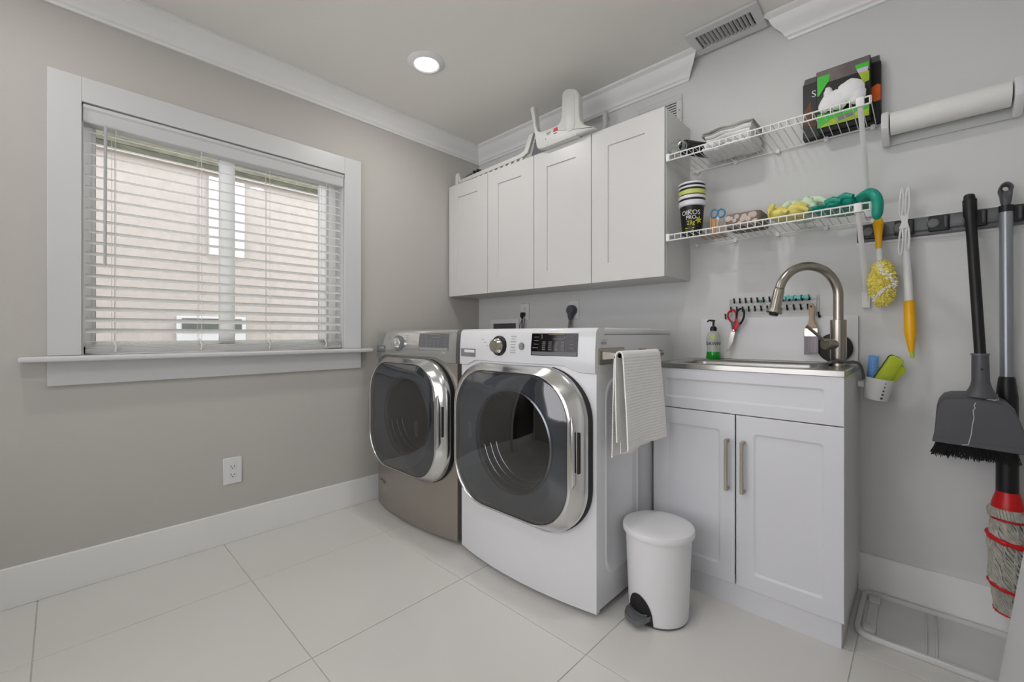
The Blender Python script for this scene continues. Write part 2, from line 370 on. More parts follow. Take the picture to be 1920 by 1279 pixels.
# ------------------------------------------------------------------ outside: neighbour's house and ground
nh = root('neighbor_house', (-2.35, -1.2, -0.3), 'pink cream stucco house wall with olive shingled eave seen through the blind', 'house')
g = G(); g.box(-2.5, -2.2, -7, 4, -0.3, 2.95); obj('stucco_wall', g, M['stucco'], nh, smooth=False)
obj('eave', G().box(-2.2, -2.16, -7, 4, 2.60, 2.95), M['eave'], nh, smooth=False)
obj('eave_shade_strip', G().box(-2.2, -2.165, -7, 4, 2.54, 2.60), M['eaveshade'], nh, smooth=False)  # shade below the eave, put into a strip of darker olive
obj('eave_trim', G().box(-2.2, -2.15, -7, 4, 2.530, 2.54), M['stucco'], nh, smooth=False)
wn = obj('window', G().box(-2.2, -2.17, -1.35, -1.065, 1.78, 2.50, .004, 1), M['extwhite'], nh)
wn = obj('window', G().box(-2.2, -2.17, -1.585, -1.055, 0.93, 1.215, .004, 1), M['extwhite'], nh)
obj('pane', G().box(-2.175, -2.165, -1.55, -1.09, 1.065, 1.195), M['extglass'], wn, smooth=False)
tag(obj('ground', G().box(-9, -0.17, -9, 6, -0.4, -0.3), M['grass'], smooth=False), 'lawn strip between the houses outside the window', 'ground')

# ------------------------------------------------------------------ ceiling lights
def downlight(x, y, label):
    r = root('ceiling_light', (x, y, H), label, 'light', 'recessed ceiling downlights')
    obj('trim_ring', G().lathe((x, y, H), [(0.062, 0), (0.062, -0.012), (0.07, -0.016), (0.09, -0.008), (0.097, -0.002), (0.097, 0)], caps=(False, False), n=48), M['plastic'], r)
    obj('diffuser', G().lathe((x, y, H), [(0.0001, -0.010), (0.0618, -0.010), (0.0618, -0.002), (0.0001, -0.002)], n=40), M['lamp'], r)
downlight(*LAMPS[0], 'round white recessed downlight glowing on the ceiling in front of the washer')
downlight(*LAMPS[1], 'round recessed downlight in the ceiling over the sink side, above the photo')
downlight(*LAMPS[2], 'round recessed downlight in the ceiling over the window side, behind the camera')
downlight(*LAMPS[3], 'round recessed downlight in the ceiling beside the camera')

# ------------------------------------------------------------------ vents
v = root('ceiling_vent', (1.868, -0.115, H), 'white rectangular ceiling register with slim blades at the gap in the crown moulding', 'vent')
g = G(); X0, X1, Y0, Y1 = 1.712, 2.024, -0.218, -0.022
for b in ((X0, X1, Y0, Y0+.04), (X0, X1, Y1-.04, Y1), (X0, X0+.036, Y0+.04, Y1-.04), (X1-.036, X1, Y0+.04, Y1-.04)): g.box(b[0], b[1], b[2], b[3], H-.014, H-.001, .002, 1)
g.box(X0+.008, X1-.008, Y0+.008, Y1-.008, H-.018, H-.012)
# cut look: inner well
v2 = G()
for b in ((X0, X1, Y0, Y0+.042), (X0, X1, Y1-.042, Y1), (X0, X0+.036, Y0+.042, Y1-.042), (X1-.036, X1, Y0+.042, Y1-.042)): v2.box(b[0], b[1], b[2], b[3], H-.016, H-.001, .002, 1)
g.bm.free(); obj('frame', v2, M['trim'], v)
obj('well', G().box(X0+.036, X1-.036, Y0+.042, Y1-.042, H-.003, H-.001), M['rubber'], v, smooth=False)
bx = [X0+.05+i*(X1-X0-.1)/12 for i in range(13)]
b0 = obj('blade', G().box(-.0012, .0012, Y0+.042, Y1-.042, -.0075, .0075, mtx=Matrix.Rotation(R(28), 4, 'Y')), M['trim'], v, smooth=False, )
for vv in b0.data.vertices: vv.co += Vector((bx[0], 0, H-.010))
repeat(b0, [(q-bx[0], 0, 0) for q in bx[1:]], v)
g = G(); g.box(X0+.04, X1-.04, -.10, -.097, H-.009, H-.004); obj('damper_bar', g, M['mgrey'], v, smooth=False)
v = root('wall_vent', (1.49, 0, 2.19), 'white louvred vent cover on the wall half hidden above the cabinets', 'vent')
X0, X1, Z0, Z1 = 1.366, 1.617, 2.165, 2.331
g = G()
for b in ((X0, X1, Z0, Z0+.03), (X0, X1, Z1-.03, Z1), (X0, X0+.03, Z0+.03, Z1-.03), (X1-.03, X1, Z0+.03, Z1-.03)): g.box(b[0], b[1], -.012, -.001, b[2], b[3], .002, 1)
obj('frame', g, M['trim'], v)
obj('well', G().box(X0+.03, X1-.03, -.003, -.001, Z0+.03, Z1-.03), M['rubber'], v, smooth=False)
b0 = obj('louver', G().box(X0+.03, X1-.03, -.011, -.003, Z0+.034, Z0+.041), M['trim'], v, smooth=False)
repeat(b0, [(0, 0, .0135*k) for k in range(1, 8)], v)
obj('screw', G().lathe((X1-.012, -.012, Z0+.08), [(.003, 0), (.003, -.002), (.0001, -.002)], 'y', 10, (False, True)), M['mgrey'], v)

# ------------------------------------------------------------------ panel doors
def panel_door(name, x0, x1, z0, z1, yf, th, px0, px1, pz0, pz1, depth, ch, m, parent, r=0.0005, dome=0):
    n = 3
    def L(a0, a1, b0, b1, y, rr): return [(p[0], y, p[1]) for p in rsq((a0+a1)/2, (b0+b1)/2, (a1-a0)/2, (b1-b0)/2, max(rr, .0003), n)]
    loops = [L(x0, x1, z0, z1, yf+th, .0005), L(x0, x1, z0, z1, yf+.0015, .0005), L(x0+.0015, x1-.0015, z0+.0015, z1-.0015, yf, .0005),
             L(px0, px1, pz0, pz1, yf, r), L(px0+ch, px1-ch, pz0+ch, pz1-ch, yf+depth, r)]
    if dome: loops.append(L(px0+ch+.02, px1-ch-.02, pz0+ch+.02, pz1-ch-.02, yf+depth-dome, r))
    return obj(name, G().loft(loops, True, True), m, parent, ang=20)
# upper cabinets
dx = [0.016, 0.431, 0.8396, 1.2486, 1.658]; ZB, ZT, DF = 1.328, 2.133, -0.3105
for k, lab in enumerate(('white wall cabinet with two shaker doors in the corner over the graphite washer',
                         'white wall cabinet with two shaker doors beside the wire shelves, over the white dryer')):
    a, b = dx[2*k], dx[2*k+2]
    c = root('wall_cabinet', ((a+b)/2, -0.15, ZB), lab, 'cabinet')
    g = G(); g.box(a+.001, a+.019, -.290, -.002, ZB+.003, ZT-.003, .0008, 1); g.box(b-.019, b-.001, -.290, -.002, ZB+.003, ZT-.003, .0008, 1)
    g.box(a+.019, b-.019, -.288, -.002, ZB+.003, ZB+.021); g.box(a+.019, b-.019, -.288, -.002, ZT-.021, ZT-.003); g.box(a+.019, b-.019, -.008, -.002, ZB+.02, ZT-.02)
    obj('body', g, M['cabside'], c)
    for q in (2*k, 2*k+1):
        x0, x1 = dx[q]+.002, dx[q+1]-.002
        panel_door('door', x0, x1, ZB, ZT, DF, .0185, x0+.099, x1-.099, ZB+.096, ZT-.094, .007, .0015, M['cab'], c)

# ------------------------------------------------------------------ laundry machines
def machine(name, xc, label, cat, body, panelm, sidem, white):
    hw, zt, yb = 0.385, 1.077, -0.28
    r = root(name, (xc, -0.6, 0), label, cat)
    def bow(x): return -0.925-0.042*(1-((x-xc)/hw)**2)
    # shell
    g = G(); x0, x1 = xc-hw, xc+hw
    g.box(x0, x1, -0.75, yb, 0.03, 1.05)
    for b in ((x0, x0+.02, .03, 1.05), (x1-.02, x1, .03, 1.05), (x0+.02, x1-.02, .03, .05), (x0+.02, x1-.02, 1.03, 1.05)): g.box(b[0], b[1], -.9045, -.75, b[2], b[3])
    obj('body', g, sidem, r)
    # front face with a round opening, bowed in plan
    n = 96; loops = []; oc = (xc+.0, .600)
    zb0, zt0 = 0.022, 0.935
    def rect(a):
        dxx, dz = cos(a), sin(a); t = 1e9
        if abs(dxx) > 1e-6: t = min(t, hw/abs(dxx))
        if dz > 1e-6: t = min(t, (zt0-oc[1])/dz)
        if dz < -1e-6: t = min(t, (oc[1]-zb0)/-dz)
        return oc[0]+dxx*t, oc[1]+dz*t
    ang = sorted([2*pi*k/n for k in range(n)]+[math.atan2(zt0-oc[1], hw)%(2*pi), math.atan2(zt0-oc[1], -hw)%(2*pi), math.atan2(zb0-oc[1], -hw)%(2*pi), math.atan2(zb0-oc[1], hw)%(2*pi)])
    inner = [(oc[0]+.225*cos(a), oc[1]+.225*sin(a)) for a in ang]; outer = [rect(a) for a in ang]
    loops = [[(x, -0.86, z) for x, z in inner]]
    for t in (0, .25, .5, .75, 1):
        loops.append([(xi+(xo-xi)*t, bow(xi+(xo-xi)*t), zi+(zo-zi)*t) for (xi, zi), (xo, zo) in zip(inner, outer)])
    # rounded vertical edges: wrap back to the shell
    loops.append([(xc+(x-xc)*1.0, bow(x)+.004+(.0 if abs(abs(x-xc)-hw) > .001 else .004), min(max(z, zb0), zt0)) for x, z in outer])
    loops.append([(xc+(x-xc)*1.0, -0.9045, z) for x, z in outer])
    f = G().loft(loops); obj('front_panel', f, body, r, ang=50)
    # control panel
    top = []; N = 24
    def seam(x):
        u = abs(x-xc)/hw; s = min(1, max(0, (u-.62)/.25)); s = s*s*(3-2*s); return 0.931-0.026*s
    xsn = [x0-.0008+(x1-x0+.0016)*k/N for k in range(N+1)]
    def rowp(dy, fz): return [(x, bow(x)+dy, fz(x)) for x in xsn]
    rows = [[(x, -0.89, seam(x)) for x in xsn], rowp(-.001, lambda x: seam(x)), rowp(-.010, lambda x: seam(x)+.004), rowp(-.012, lambda x: seam(x)+.012),
            rowp(-.010, lambda x: 1.0), rowp(-.004, lambda x: 1.058), rowp(.002, lambda x: 1.069), rowp(.014, lambda x: 1.0765), rowp(.06, lambda x: 1.077)]
    pg = G().loft(rows, closed=False)
    for s, xe in ((0, x0-.0008), (-1, x1+.0008)):
        pg.loft([[rw[s] for rw in rows], [(xe, max(rw[s][1], -.9045 if rw[s][2] < 1.05 else -.87), rw[s][2]) for rw in rows]], closed=False)
    cp = obj('control_panel', pg, panelm, r, ang=35)
    obj('lid', G().box(x0-.002, x1+.002, -.875, yb-.006, 1.051, 1.077, .006, 3), M['enamel'] if white else M['graphite'], r)
    for sx in (-1, 1):
        for yy in (-.80, -.34):
            obj('foot', G().lathe((xc+sx*(hw-.06), yy, 0), [(.022, 0), (.022, .01), (.016, .014), (.016, .032)], n=16), M['rubber'], r)
    obj('plinth', G().box(x0+.02, x1-.02, -.88, -.30, .012, .03), M['rubber'], r, smooth=False)
    # stamped side panels
    if white:
        g = G()
        for ya, yb_, z0_, z1_ in ((-.866, -.655, .13, .885), (-.62, -.34, .13, .885)):
            lo = []
            for d, x in ((0, x1), (.004, x1+.003), (.012, x1+.003), (.016, x1+.001)):
                lo.append([(x, p[0], p[1]) for p in rsq((ya+yb_)/2, (z0_+z1_)/2, (yb_-ya)/2-d, (z1_-z0_)/2-d, .07, 6)])
            g.loft(lo, False, True)
        obj('side_stamping', g, sidem, r, ang=30)
    # door
    zc, cx = .603, xc
    dr = root('door_holder', (0,0,0)); COL.objects.unlink(dr); bpy.data.objects.remove(dr)
    ring = []
    def rs(hw_, hh_, rr, y, ox=0): return [(p[0], y, p[1]) for p in rsq(cx+ox, zc, hw_, hh_, rr, 14)]
    prof = [(.370, .322, .20, -.925), (.370, .322, .20, -.972), (.366, .318, .197, -.984), (.352, .304, .19, -.996), (.334, .298, .185, -1.014), (.323, .294, .182, -1.020), (.3175, .290, .18, -1.017), (.3165, .289, .18, -1.008), (.314, .287, .18, -0.99)]
    door = obj('door', G().loft([rs(*p) for p in prof]), M['chrome'], r, ang=60)
    obj('gasket', G().loft([rs(.3725, .3245, .201, -.93), rs(.3725, .3245, .201, -.955), rs(.369, .321, .2, -.956)]), M['rubber'], door)
    gl = [rs(.3165, .289, .18, -1.0085), rs(.3165, .289, .18, -1.015), rs(.308, .281, .176, -1.0195), rs(.26, .235, .16, -1.029), rs(.19, .17, .13, -1.037), rs(.10, .09, .08, -1.042), rs(.02, .02, .018, -1.0435)]
    obj('door_glass', G().loft(gl, False, True), M['smoke'], door, ang=60)
    # funnel behind the glass, then the bowl
    M_ = 60
    circ = lambda rad, y: [(cx+rad*cos(a), y, zc+rad*sin(a)) for a in [2*pi*k/M_ for k in range(M_)]]
    def sqc(t, y):
        out = []
        for k in range(M_):
            a = 2*pi*k/M_; c_, s_ = abs(cos(a)), abs(sin(a)); p = 4.2
            rr = 1/((c_/.314)**p+(s_/.287)**p)**(1/p); q = rr*(1-t)+.212*t
            out.append((cx+q*cos(a), y, zc+q*sin(a)))
        return out
    obj('door_liner', G().loft([sqc(0, -.996), sqc(.3, -.985), sqc(.75, -.972), sqc(1, -.966)]), M['bezel'], door, ang=60)
    obj('porthole_ring', G().loft([circ(.222, -.972), circ(.220, -.982), circ(.213, -.984), circ(.206, -.976), circ(.204, -.955)]), M['chrome'], door, ang=60)
    obj('glass_bowl', G().loft([circ(.206, -.958), circ(.200, -.93), circ(.185, -.86), circ(.165, -.80), circ(.14, -.775), circ(.07, -.765), circ(.01, -.763)], False, True), M['bowl'], door, ang=60)
    g = G()
    for rr, yy in ((.203, -.945), (.196, -.915), (.19, -.885)):
        g.tube([(cx+rr*cos(R(a)), yy, zc+rr*sin(R(a))) for a in range(195, 346, 6)], .0022, 6)
    obj('bowl_rib', g, M['chrome'], door)
    # handle: chrome grip with a dark slot on the right of the ring
    hx = cx+.343
    obj('handle_recess', G().prism(rsq(hx+.012, zc+.02, .0045, .075, .004, 5), 'y', -0.999, -0.97, .0), M['rubber'], door)
    obj('handle', G().prism([(hx-.016, .735), (hx-.005, .755), (hx+.004, .70), (hx+.005, .515), (hx-.002, .495), (hx-.018, .505)], 'y', -1.018, -.99, .002, 2), M['chrome'], door)
    obj('hinge_cover', G().prism(rsq(cx-.335, zc-.01, .006, .085, .006, 5), 'y', -1.012, -1.0, .001, 1), M['rubber'], door)
    # controls
    def Y(x): return bow(x)-.0122
    def on(x, z):  # panel surface y at height
        t = (z-.943)/(1.058-.943); return bow(x)-.012+.008*max(0, (z-1.0)/.058)
    kx = xc-.07; kz = 1.003
    obj('knob_ring', G().lathe((kx, on(kx, kz), kz), [(.043, .004), (.043, -.006), (.038, -.012), (.030, -.013)], 'y', 36, (False, False)), M['black'] if white else M['mgrey'], cp)
    obj('knob', G().lathe((kx, on(kx, kz), kz), [(.034, 0), (.033, -.014), (.029, -.018), (.027, -.034), (.024, -.037), (.0001, -.037)], 'y', 36, (False, True)), M['chrome'] if not white else M['nickel'], cp)
    # display
    a0, a1 = (xc+.110, xc+.318) if white else (xc+.123, xc+.338)
    def slab(xa, xb, za, zb, d, m_, nm, par, seg=6):
        lo = [[(x, on(x, z)-dd, z) for x, z in pts] for dd, pts in ((0, None), (d, None))] if 0 else None
        nn = 24; rows_ = []
        zz = [za, za]+[za+(zb-za)*q/6 for q in range(1, 6)]+[zb, zb]
        for q, z in enumerate(zz):
            dd = .003 if q in (0, len(zz)-1) else -d
            rows_.append([(xa+(xb-xa)*k/nn, on(xa+(xb-xa)*k/nn, z)+dd, z) for k in range(nn+1)])
        g_ = G().loft(rows_, closed=False)
        for e_, xe in ((0, xa), (-1, xb)): g_.loft([[r_[e_] for r_ in rows_], [(xe, r_[e_][1]+.003, r_[e_][2]) for r_ in rows_]], closed=False)
        return obj(nm, g_, m_, par, smooth=True, ang=30)
    dm = M['lcd'] if white else M['graphite_panel']
    disp = slab(a0, a1, .968, 1.056, .0008, M['lcd'] if white else M['mgrey'], 'display', cp)
    slab(a0+.004, a1-.003, .970, .984, .0014, M['mgrey'] if white else M['graphite_panel'], 'display_strip', disp)
    g = G()
    for i in range(4):
        for j in range(5):
            x = a0+.062+i*.028; z = .992+j*.0075
            y = on(x, z); g.box(x-.008, x+.008, y-.0016, y-.0007, z-.0014, z+.0014)
    for j in range(4):
        for xq in (a0+.022, a1-.026):
            y = on(xq, 1.0+j*.014); g.box(xq-.014, xq+.014, y-.0016, y-.0007, .999+j*.014-.001, .999+j*.014+.001)
    obj('button_print', g, M['print_grey'], disp, smooth=False)
    g = G(); xa, xb = a0+.05, a0+.155
    for (p, q, s_, t_) in ((xa, xb, 1.0335, 1.035), (xa, xb, 1.0505, 1.052), (xa, xa+.0015, 1.0335, 1.052), (xb-.0015, xb, 1.0335, 1.052)):
        y = on((p+q)/2, 1.04); g.box(p, q, y-.0018, y-.0006, s_, t_)
    obj('readout_frame', g, M['tan'], disp, smooth=False)
    # detergent drawer grip
    px = xc-hw+.075
    slab(px-.062, px+.068, .947, .985, .0012, M['mgrey'] if not white else M['print_grey'], 'drawer_grip', cp)
    slab(px-.025, px+.062, .967, .980, .0035, M['graphite_panel'] if not white else M['plastic'], 'drawer_lip', cp)
    bx_ = xc+.06 if white else xc+.30
    bz = 1.003 if white else .955
    obj('power_button', G().lathe((bx_, on(bx_, bz), bz), [(.016 if white else .009, .002), (.016 if white else .009, -.0012), (.013 if white else .007, -.0014), (.012 if white else .006, -.0004), (.006, -.0006), (.005, -.0016), (.0001, -.0016)], 'y', 24, (False, True)), M['chrome'], cp)
    g = G()
    for j in range(7):
        z = .975+j*.0115; x = xc+.012; y = on(x, z); ww = .016 if j not in (2, 5) else .012
        g.box(x-ww, x+ww, y-.0008, y, z-.0008, z+.0008)
    for j in range(3):
        x = xc-.19+.02*j; z = 1.03-j*.014; y = on(x, z); g.box(x-.008, x+.008, y-.0008, y, z-.0008, z+.0008)
    obj('panel_print', g, M['print_grey'], cp, smooth=False)
    return r, bow
dry, bowd = machine('clothes_dryer', 1.29, 'white front-loading dryer with large smoked porthole door and black display', 'dryer', M['enamel'], M['enamel'], M['enamel'], True)
was, boww = machine('washing_machine', 0.487, 'graphite front-loading washer with chrome ringed door in the corner beside the window', 'washer', M['graphite'], M['graphite_panel'], M['graphite'], False)
fx = 0.487-.27
fp = [(fx-.06, .062), (fx+.062, .062), (fx+.062, .165), (fx+.054, .176), (fx-.06, .176)]
obj('filter_flap', G().prism(fp, 'y', boww(fx)-.004, boww(fx)+.03, .003, 2), M['graphite'], was)
obj('flap_notch', G().box(fx-.012, fx+.012, boww(fx)-.006, boww(fx)+.0, .166, .171), M['rubber'], was)
g = G()
for k in range(7): g.box(1.6745, 1.6758, -.898+.006*k, -.8955+.006*k, 1.014, 1.024)
for k in range(3): g.box(1.6745, 1.6758, -.898+.018*k, -.887+.018*k, 1.030, 1.0315)
obj('rating_sticker', g, M['print_grey'], dry, smooth=False)

# ------------------------------------------------------------------ towel bar with magnetic plate, and towel
tb = root('towel_bar', (1.72, -0.75, .94), 'brushed nickel towel bar with flat plate fixed to the dryer side', 'towel bar')
obj('mount_plate', G().prism(rsq(-.824, .970, .090, .031, .004, 3), 'x', 1.6755, 1.683, .0008, 1), M['nickel'], tb)
obj('mount_plate', G().prism(rsq(-.575, .972, .03, .02, .004, 3), 'x', 1.6755, 1.683, .0008, 1), M['nickel'], tb)
g = G(); g.prism([(1.683, .958), (1.690, .958), (1.752, .966), (1.767, .966), (1.767, .984), (1.752, .984), (1.683, .99)], 'y', -.905, -.898, .001, 1)
g.prism([(1.683, .958), (1.690, .958), (1.752, .966), (1.767, .966), (1.767, .984), (1.752, .984), (1.683, .99)], 'y', -.592, -.585, .001, 1)
obj('bracket', g, M['nickel'], tb)
obj('rod', G().cyl((1.76, -.905, .975), (1.76, -.572, .975), .009, n=20), M['nickel'], tb)
obj('end_cap', G().lathe((1.76, -.585, .975), [(.013, 0), (.015, .006), (.013, .014), (.0001, .015)], 'y', 20, (True, True)), M['nickel'], tb)
# towel sheet
def sheet(y0, y1, path, amp, th, m, name, parent=None, base=None, rib=.0016, pitch=.011, seed=1, skew=0.0, ybot=0.0):
    # dense path along the drape
    P = [Vector(p) for p in path]; D = []
    for a, b in zip(P[:-1], P[1:]):
        k = max(2, int((b-a).length/(pitch/4)))
        for i in range(k): D.append(a.lerp(b, i/k))
    D.append(P[-1]); NY = 28; rd = random.Random(seed); ph = rd.uniform(0, 6)
    front, back = [], []; L_ = 0
    tot = sum((D[i+1]-D[i]).length for i in range(len(D)-1))
    for i, p in enumerate(D):
        if i: L_ += (p-D[i-1]).length
        d = (D[min(i+1, len(D)-1)]-D[max(i-1, 0)]).normalized(); nrm = Vector((-d.y, d.x))
        rr = rib*(0.5+0.5*sin(2*pi*L_/pitch)); rowf, rowb = [], []
        drop = max(0, .975-p.y)
        for k in range(NY+1):
            t = k/NY; y = y0+(y1-y0)*t+skew*drop*(t if skew > 0 else 1)+ybot*drop
            wv = amp*drop*3*sin(7*t+ph)+amp*.6*sin(15*t+2*ph)*drop
            wz = -.03*sin(pi*t*.9)*drop*0
            rowf.append((p.x+nrm.x*(rr+th)+wv, y, p.y+nrm.y*(rr+th)+wz)); rowb.append((p.x+wv, y, p.y+wz))
        front.append(rowf); back.append(rowb)
    g = G(); loops = [a+b[::-1] for a, b in zip(front, back)]
    g.loft(loops, True, True)
    return obj(name, g, m, parent, ang=50)
tpath = [(1.747, .665), (1.745, .80), (1.745, .90), (1.748, .975), (1.753, .985), (1.760, .9885), (1.768, .985), (1.7725, .975), (1.776, .90), (1.782, .78), (1.786, .642)]
tw = root('hand_towel', (1.765, -.75, .62), 'white ribbed waffle hand towel folded over the nickel bar on the dryer', 'towel')
sheet(-.912, -.618, tpath, .006, .004, M['towel'], 'front_fold', tw, seed=3, skew=0.07)
bp_ = [(1.733, .605), (1.735, .80), (1.738, .955), (1.7405, .972)]
sheet(-.905, -.70, bp_, .010, .003, M['towel'], 'back_fold', tw, seed=5, skew=0.05, ybot=.0)
bp_ = [(1.741, .618), (1.741, .80), (1.743, .95), (1.744, .968)]
sheet(-.88, -.66, bp_, .007, .002, M['towel'], 'back_fold', tw, seed=8, skew=0.05)

# ------------------------------------------------------------------ sink cabinet, sink, board
SL, SR, SF = 1.686, 2.353, -0.492
sk = root('sink_cabinet', ((SL+SR)/2, -.25, 0), 'white utility sink cabinet with false drawer front and two doors beside the dryer', 'cabinet')
g = G(); g.box(SL, SL+.016, -.473, -.003, .0, .908); g.box(SR-.016, SR, -.473, -.003, .089, .908, .0008, 1); g.box(SR-.016, SR-.006, -.465, -.003, 0, .09)
g.box(SL+.016, SR-.016, -.473, -.003, .089, .105); g.box(SL+.016, SR-.016, -.473, -.455, .88, .908)
obj('body', g, M['cabside'], sk)
obj('toe_kick', G().box(SL+.002, SR-.008, -.482, -.466, 0.0, .0885), M['sinkcab'], sk, smooth=False)
panel_door('drawer_front', SL+.002, SR, .745, .910, SF, .018, 1.742, 2.30, .787, .867, .006, .008, M['sinkcab'], sk, r=.010)
for (a, b, p0, p1, hx) in ((SL+.002, 2.0175, 1.749, 1.965, 1.994), (2.0225, SR, 2.082, 2.299, 2.050)):
    dd = panel_door('door', a, b, .089, .7415, SF, .018, p0, p1, .149, .679, .005, .008, M['sinkcab'], sk, r=.012)
    g = G(); g.box(hx-.006, hx+.006, SF-.034, SF-.026, .452, .648, .0012, 1)
    for z in (.452, .636): g.box(hx-.006, hx+.006, SF-.03, SF, z, z+.012, .001, 1)
    obj('handle', g, M['nickel'], dd, ang=25)
sn = root('sink', (2.02, -.25, .912), 'stainless steel drop-in utility sink top on the white cabinet', 'sink')
n = 4
def RL(x0, x1, y0, y1, z, r): return [(p[0], p[1], z) for p in rsq((x0+x1)/2, (y0+y1)/2, (x1-x0)/2, (y1-y0)/2, r, n)]
loops = [RL(1.684, 2.357, -.496, -.003, .911, .004), RL(1.684, 2.357, -.496, -.003, .929, .004), RL(1.687, 2.354, -.493, -.004, .932, .006),
         RL(1.725, 2.255, -.455, -.12, .932, .05), RL(1.729, 2.251, -.451, -.124, .929, .05), RL(1.735, 2.245, -.445, -.13, .92, .05), RL(1.745, 2.235, -.435, -.14, .74, .06)]
obj('basin', G().loft(loops, False, True), M['steel'], sn, ang=30)
obj('drain', G().lathe((1.99, -.28, .7405), [(.04, 0), (.04, .003), (.03, .003), (.025, -.001), (.0001, -.001)], n=28, caps=(False, True)), M['chrome'], sn)
tag(obj('splash_board', G().box(1.718, 2.348, -.014, -.003, .9325, 1.132, .001, 1), M['plastic']), 'white splash board standing behind the sink against the wall', 'board')

# faucet: gooseneck in a vertical plane
FX, FY = 2.304, -.20; U = Vector((-.723, -.691, 0)); k_ = 1.671/807.7
def FP(px, py, off=0): # lateral offset (px) and height (px) from the faucet foot
    return Vector((FX, FY, .932))+U*((1570-px)*k_)+Vector((0, 0, (685-py)*k_))+Vector((U.y, -U.x, 0))*off*-1
fa = root('faucet', (FX, FY, .932), 'brushed nickel gooseneck pull-down faucet at the right end of the sink', 'faucet')
obj('base_flange', G().lathe((FX, FY, .932), [(.027, 0), (.027, .008), (.021, .012), (.021, .02)], n=28, caps=(True, False)), M['nickel'], fa)
obj('body', G().lathe((FX, FY, .932), [(.021, .012), (.0265, .03), (.0265, .176), (.019, .177)], n=32), M['nickel'], fa)
pts = [FP(1570, 600), FP(1570, 575)]+[FP(1514+56*cos(R(a)), 555-56*sin(R(a))) for a in range(0, 168, 7)]
e = FP(1514+56*cos(R(166)), 555-56*sin(R(166))); pts += [e]
obj('spout', G().tube(pts, .0165, 20), M['nickel'], fa, ang=60)
e2 = FP(1449, 588); d_ = (e2-e)
obj('spray_head', G().tube([e+d_*.02, e+d_*.1, e+d_*.8, e+d_*.83, e+d_*.84, e+d_*.97, e+d_], [.017, .019, .0195, .020, .027, .028, .024], 24), M['nickel'], fa, ang=50)
obj('spray_nozzle', G().tube([e2, e2+d_*.08], [.017, .014], 20), M['black'], fa)
vA = FP(1568, 646); W = Vector((-.80, -.60, 0)).normalized()
vB = vA+(FP(1545, 645)-vA)+Vector((0, -.01, 0))
obj('valve_body', G().tube([vA, vA.lerp(vB, .85), vA.lerp(vB, .86), vB], [.021, .021, .022, .021], 28), M['nickel'], fa, ang=40)
lv = FP(1514, 612)+Vector((0, -.03, 0))
obj('lever', G().tube([vB+Vector((0, 0, .012)), vB.lerp(lv, .5)+Vector((0,0,.006)), lv], [.0058, .0055, .0058], 12), M['nickel'], fa)
ds = obj('sink_stopper', G().lathe((2.272, -.022, .995), [(.0001, 0), (.060, 0), (.062, -.004), (.060, -.010), (.045, -.014), (.0001, -.015)], 'y', 40, (True, True)), M['rubber'])
tag(ds, 'black rubber sink stopper disc leaning on the board behind the faucet', 'stopper')
g = G().tube(cat([FP(1551, 683)+Vector((0,.02,0)), FP(1556, 679)+Vector((0,-.035,.0)), FP(1572, 678)+Vector((0,-.035,.002)), FP(1590, 679)+Vector((.0,-.01,0)), (2.350, -.17, .945), (2.366, -.15, .935), (2.374, -.142, .90), (2.374, -.14, .878)], 4), .0045, 10, flat=1.4)
tag(obj('grey_strap', g, M['dgrey']), 'dark grey flexible strap from the faucet foot over the sink edge to the white cup', 'strap')

# cup caddy with sponges
cc = Vector((2.408, -.105, .80))
cu = root('caddy_cup', tuple(cc), 'small white perforated cup hanging at the right edge of the sink', 'cup')
tl = Matrix.Translation(cc) @ Matrix.Rotation(R(9), 4, 'Y') @ Matrix.Translation(-cc)
def tf(g, m_): g.bm.transform(m_); return g
tf_ = tf(G().lathe(tuple(cc), [(.030, 0), (.037, .001), (.046, .084), (.044, .084), (.035, .004), (.0001, .004)], n=36), tl)
obj('cup_shell', tf_, M['plastic'], cu)
g = G()
for k in range(5):
    a = R(-62); r_ = .0385+.0088*(k/4); zz = .012+k*.0145
    g.lathe((cc.x+r_*cos(a)*1.0, cc.y+r_*sin(a), cc.z+zz), [(.0001, -.0012), (.0045-.0006*k, -.0012), (.0045-.0006*k, .0006), (.0001, .0006)], 'y', 10)
obj('drain_hole', tf(g, tl), M['black'], cu)
obj('hook', G().box(2.354, 2.375, -.12, -.09, .845, .87, .003, 1), M['plastic'], cu)
s1 = G().box(-.011, .011, -.018, .018, 0, .135, .005, 2, mtx=Matrix.Translation((2.393, -.085, .835)) @ Matrix.Rotation(R(4), 4, 'Y') @ Matrix.Rotation(R(30), 4, 'Z'))
tag(obj('blue_sponge', s1, M['sponge']), 'blue sponge standing upright in the white cup', 'sponge')
for (ang_, xx, yy, hh, nm, lab) in ((27, 2.412, -.115, .135, 'scrub_sponge', 'lime green scrub sponge leaning right in the white cup, the front one'), (36, 2.418, -.100, .11, 'scrub_sponge', 'lime green scrub sponge mostly hidden behind the front one in the white cup')):
    mt = Matrix.Translation((xx, yy, .846)) @ Matrix.Rotation(R(ang_), 4, 'Y') @ Matrix.Rotation(R(25), 4, 'Z')
    rt = root(nm, (xx, yy, .825), lab, 'sponge')
    obj('pad', G().prism(rsq(0, hh/2, .022, hh/2, .012, 4), 'y', -.012, .008, .003, 2, fn=lambda v, mt=mt: mt @ v), M['spongegreen'], rt)
    obj('backing', G().prism(rsq(0, hh/2, .023, hh/2+.001, .012, 4), 'y', .008, .014, .001, 1, fn=lambda v, mt=mt: mt @ v), M['spongeedge'], rt)

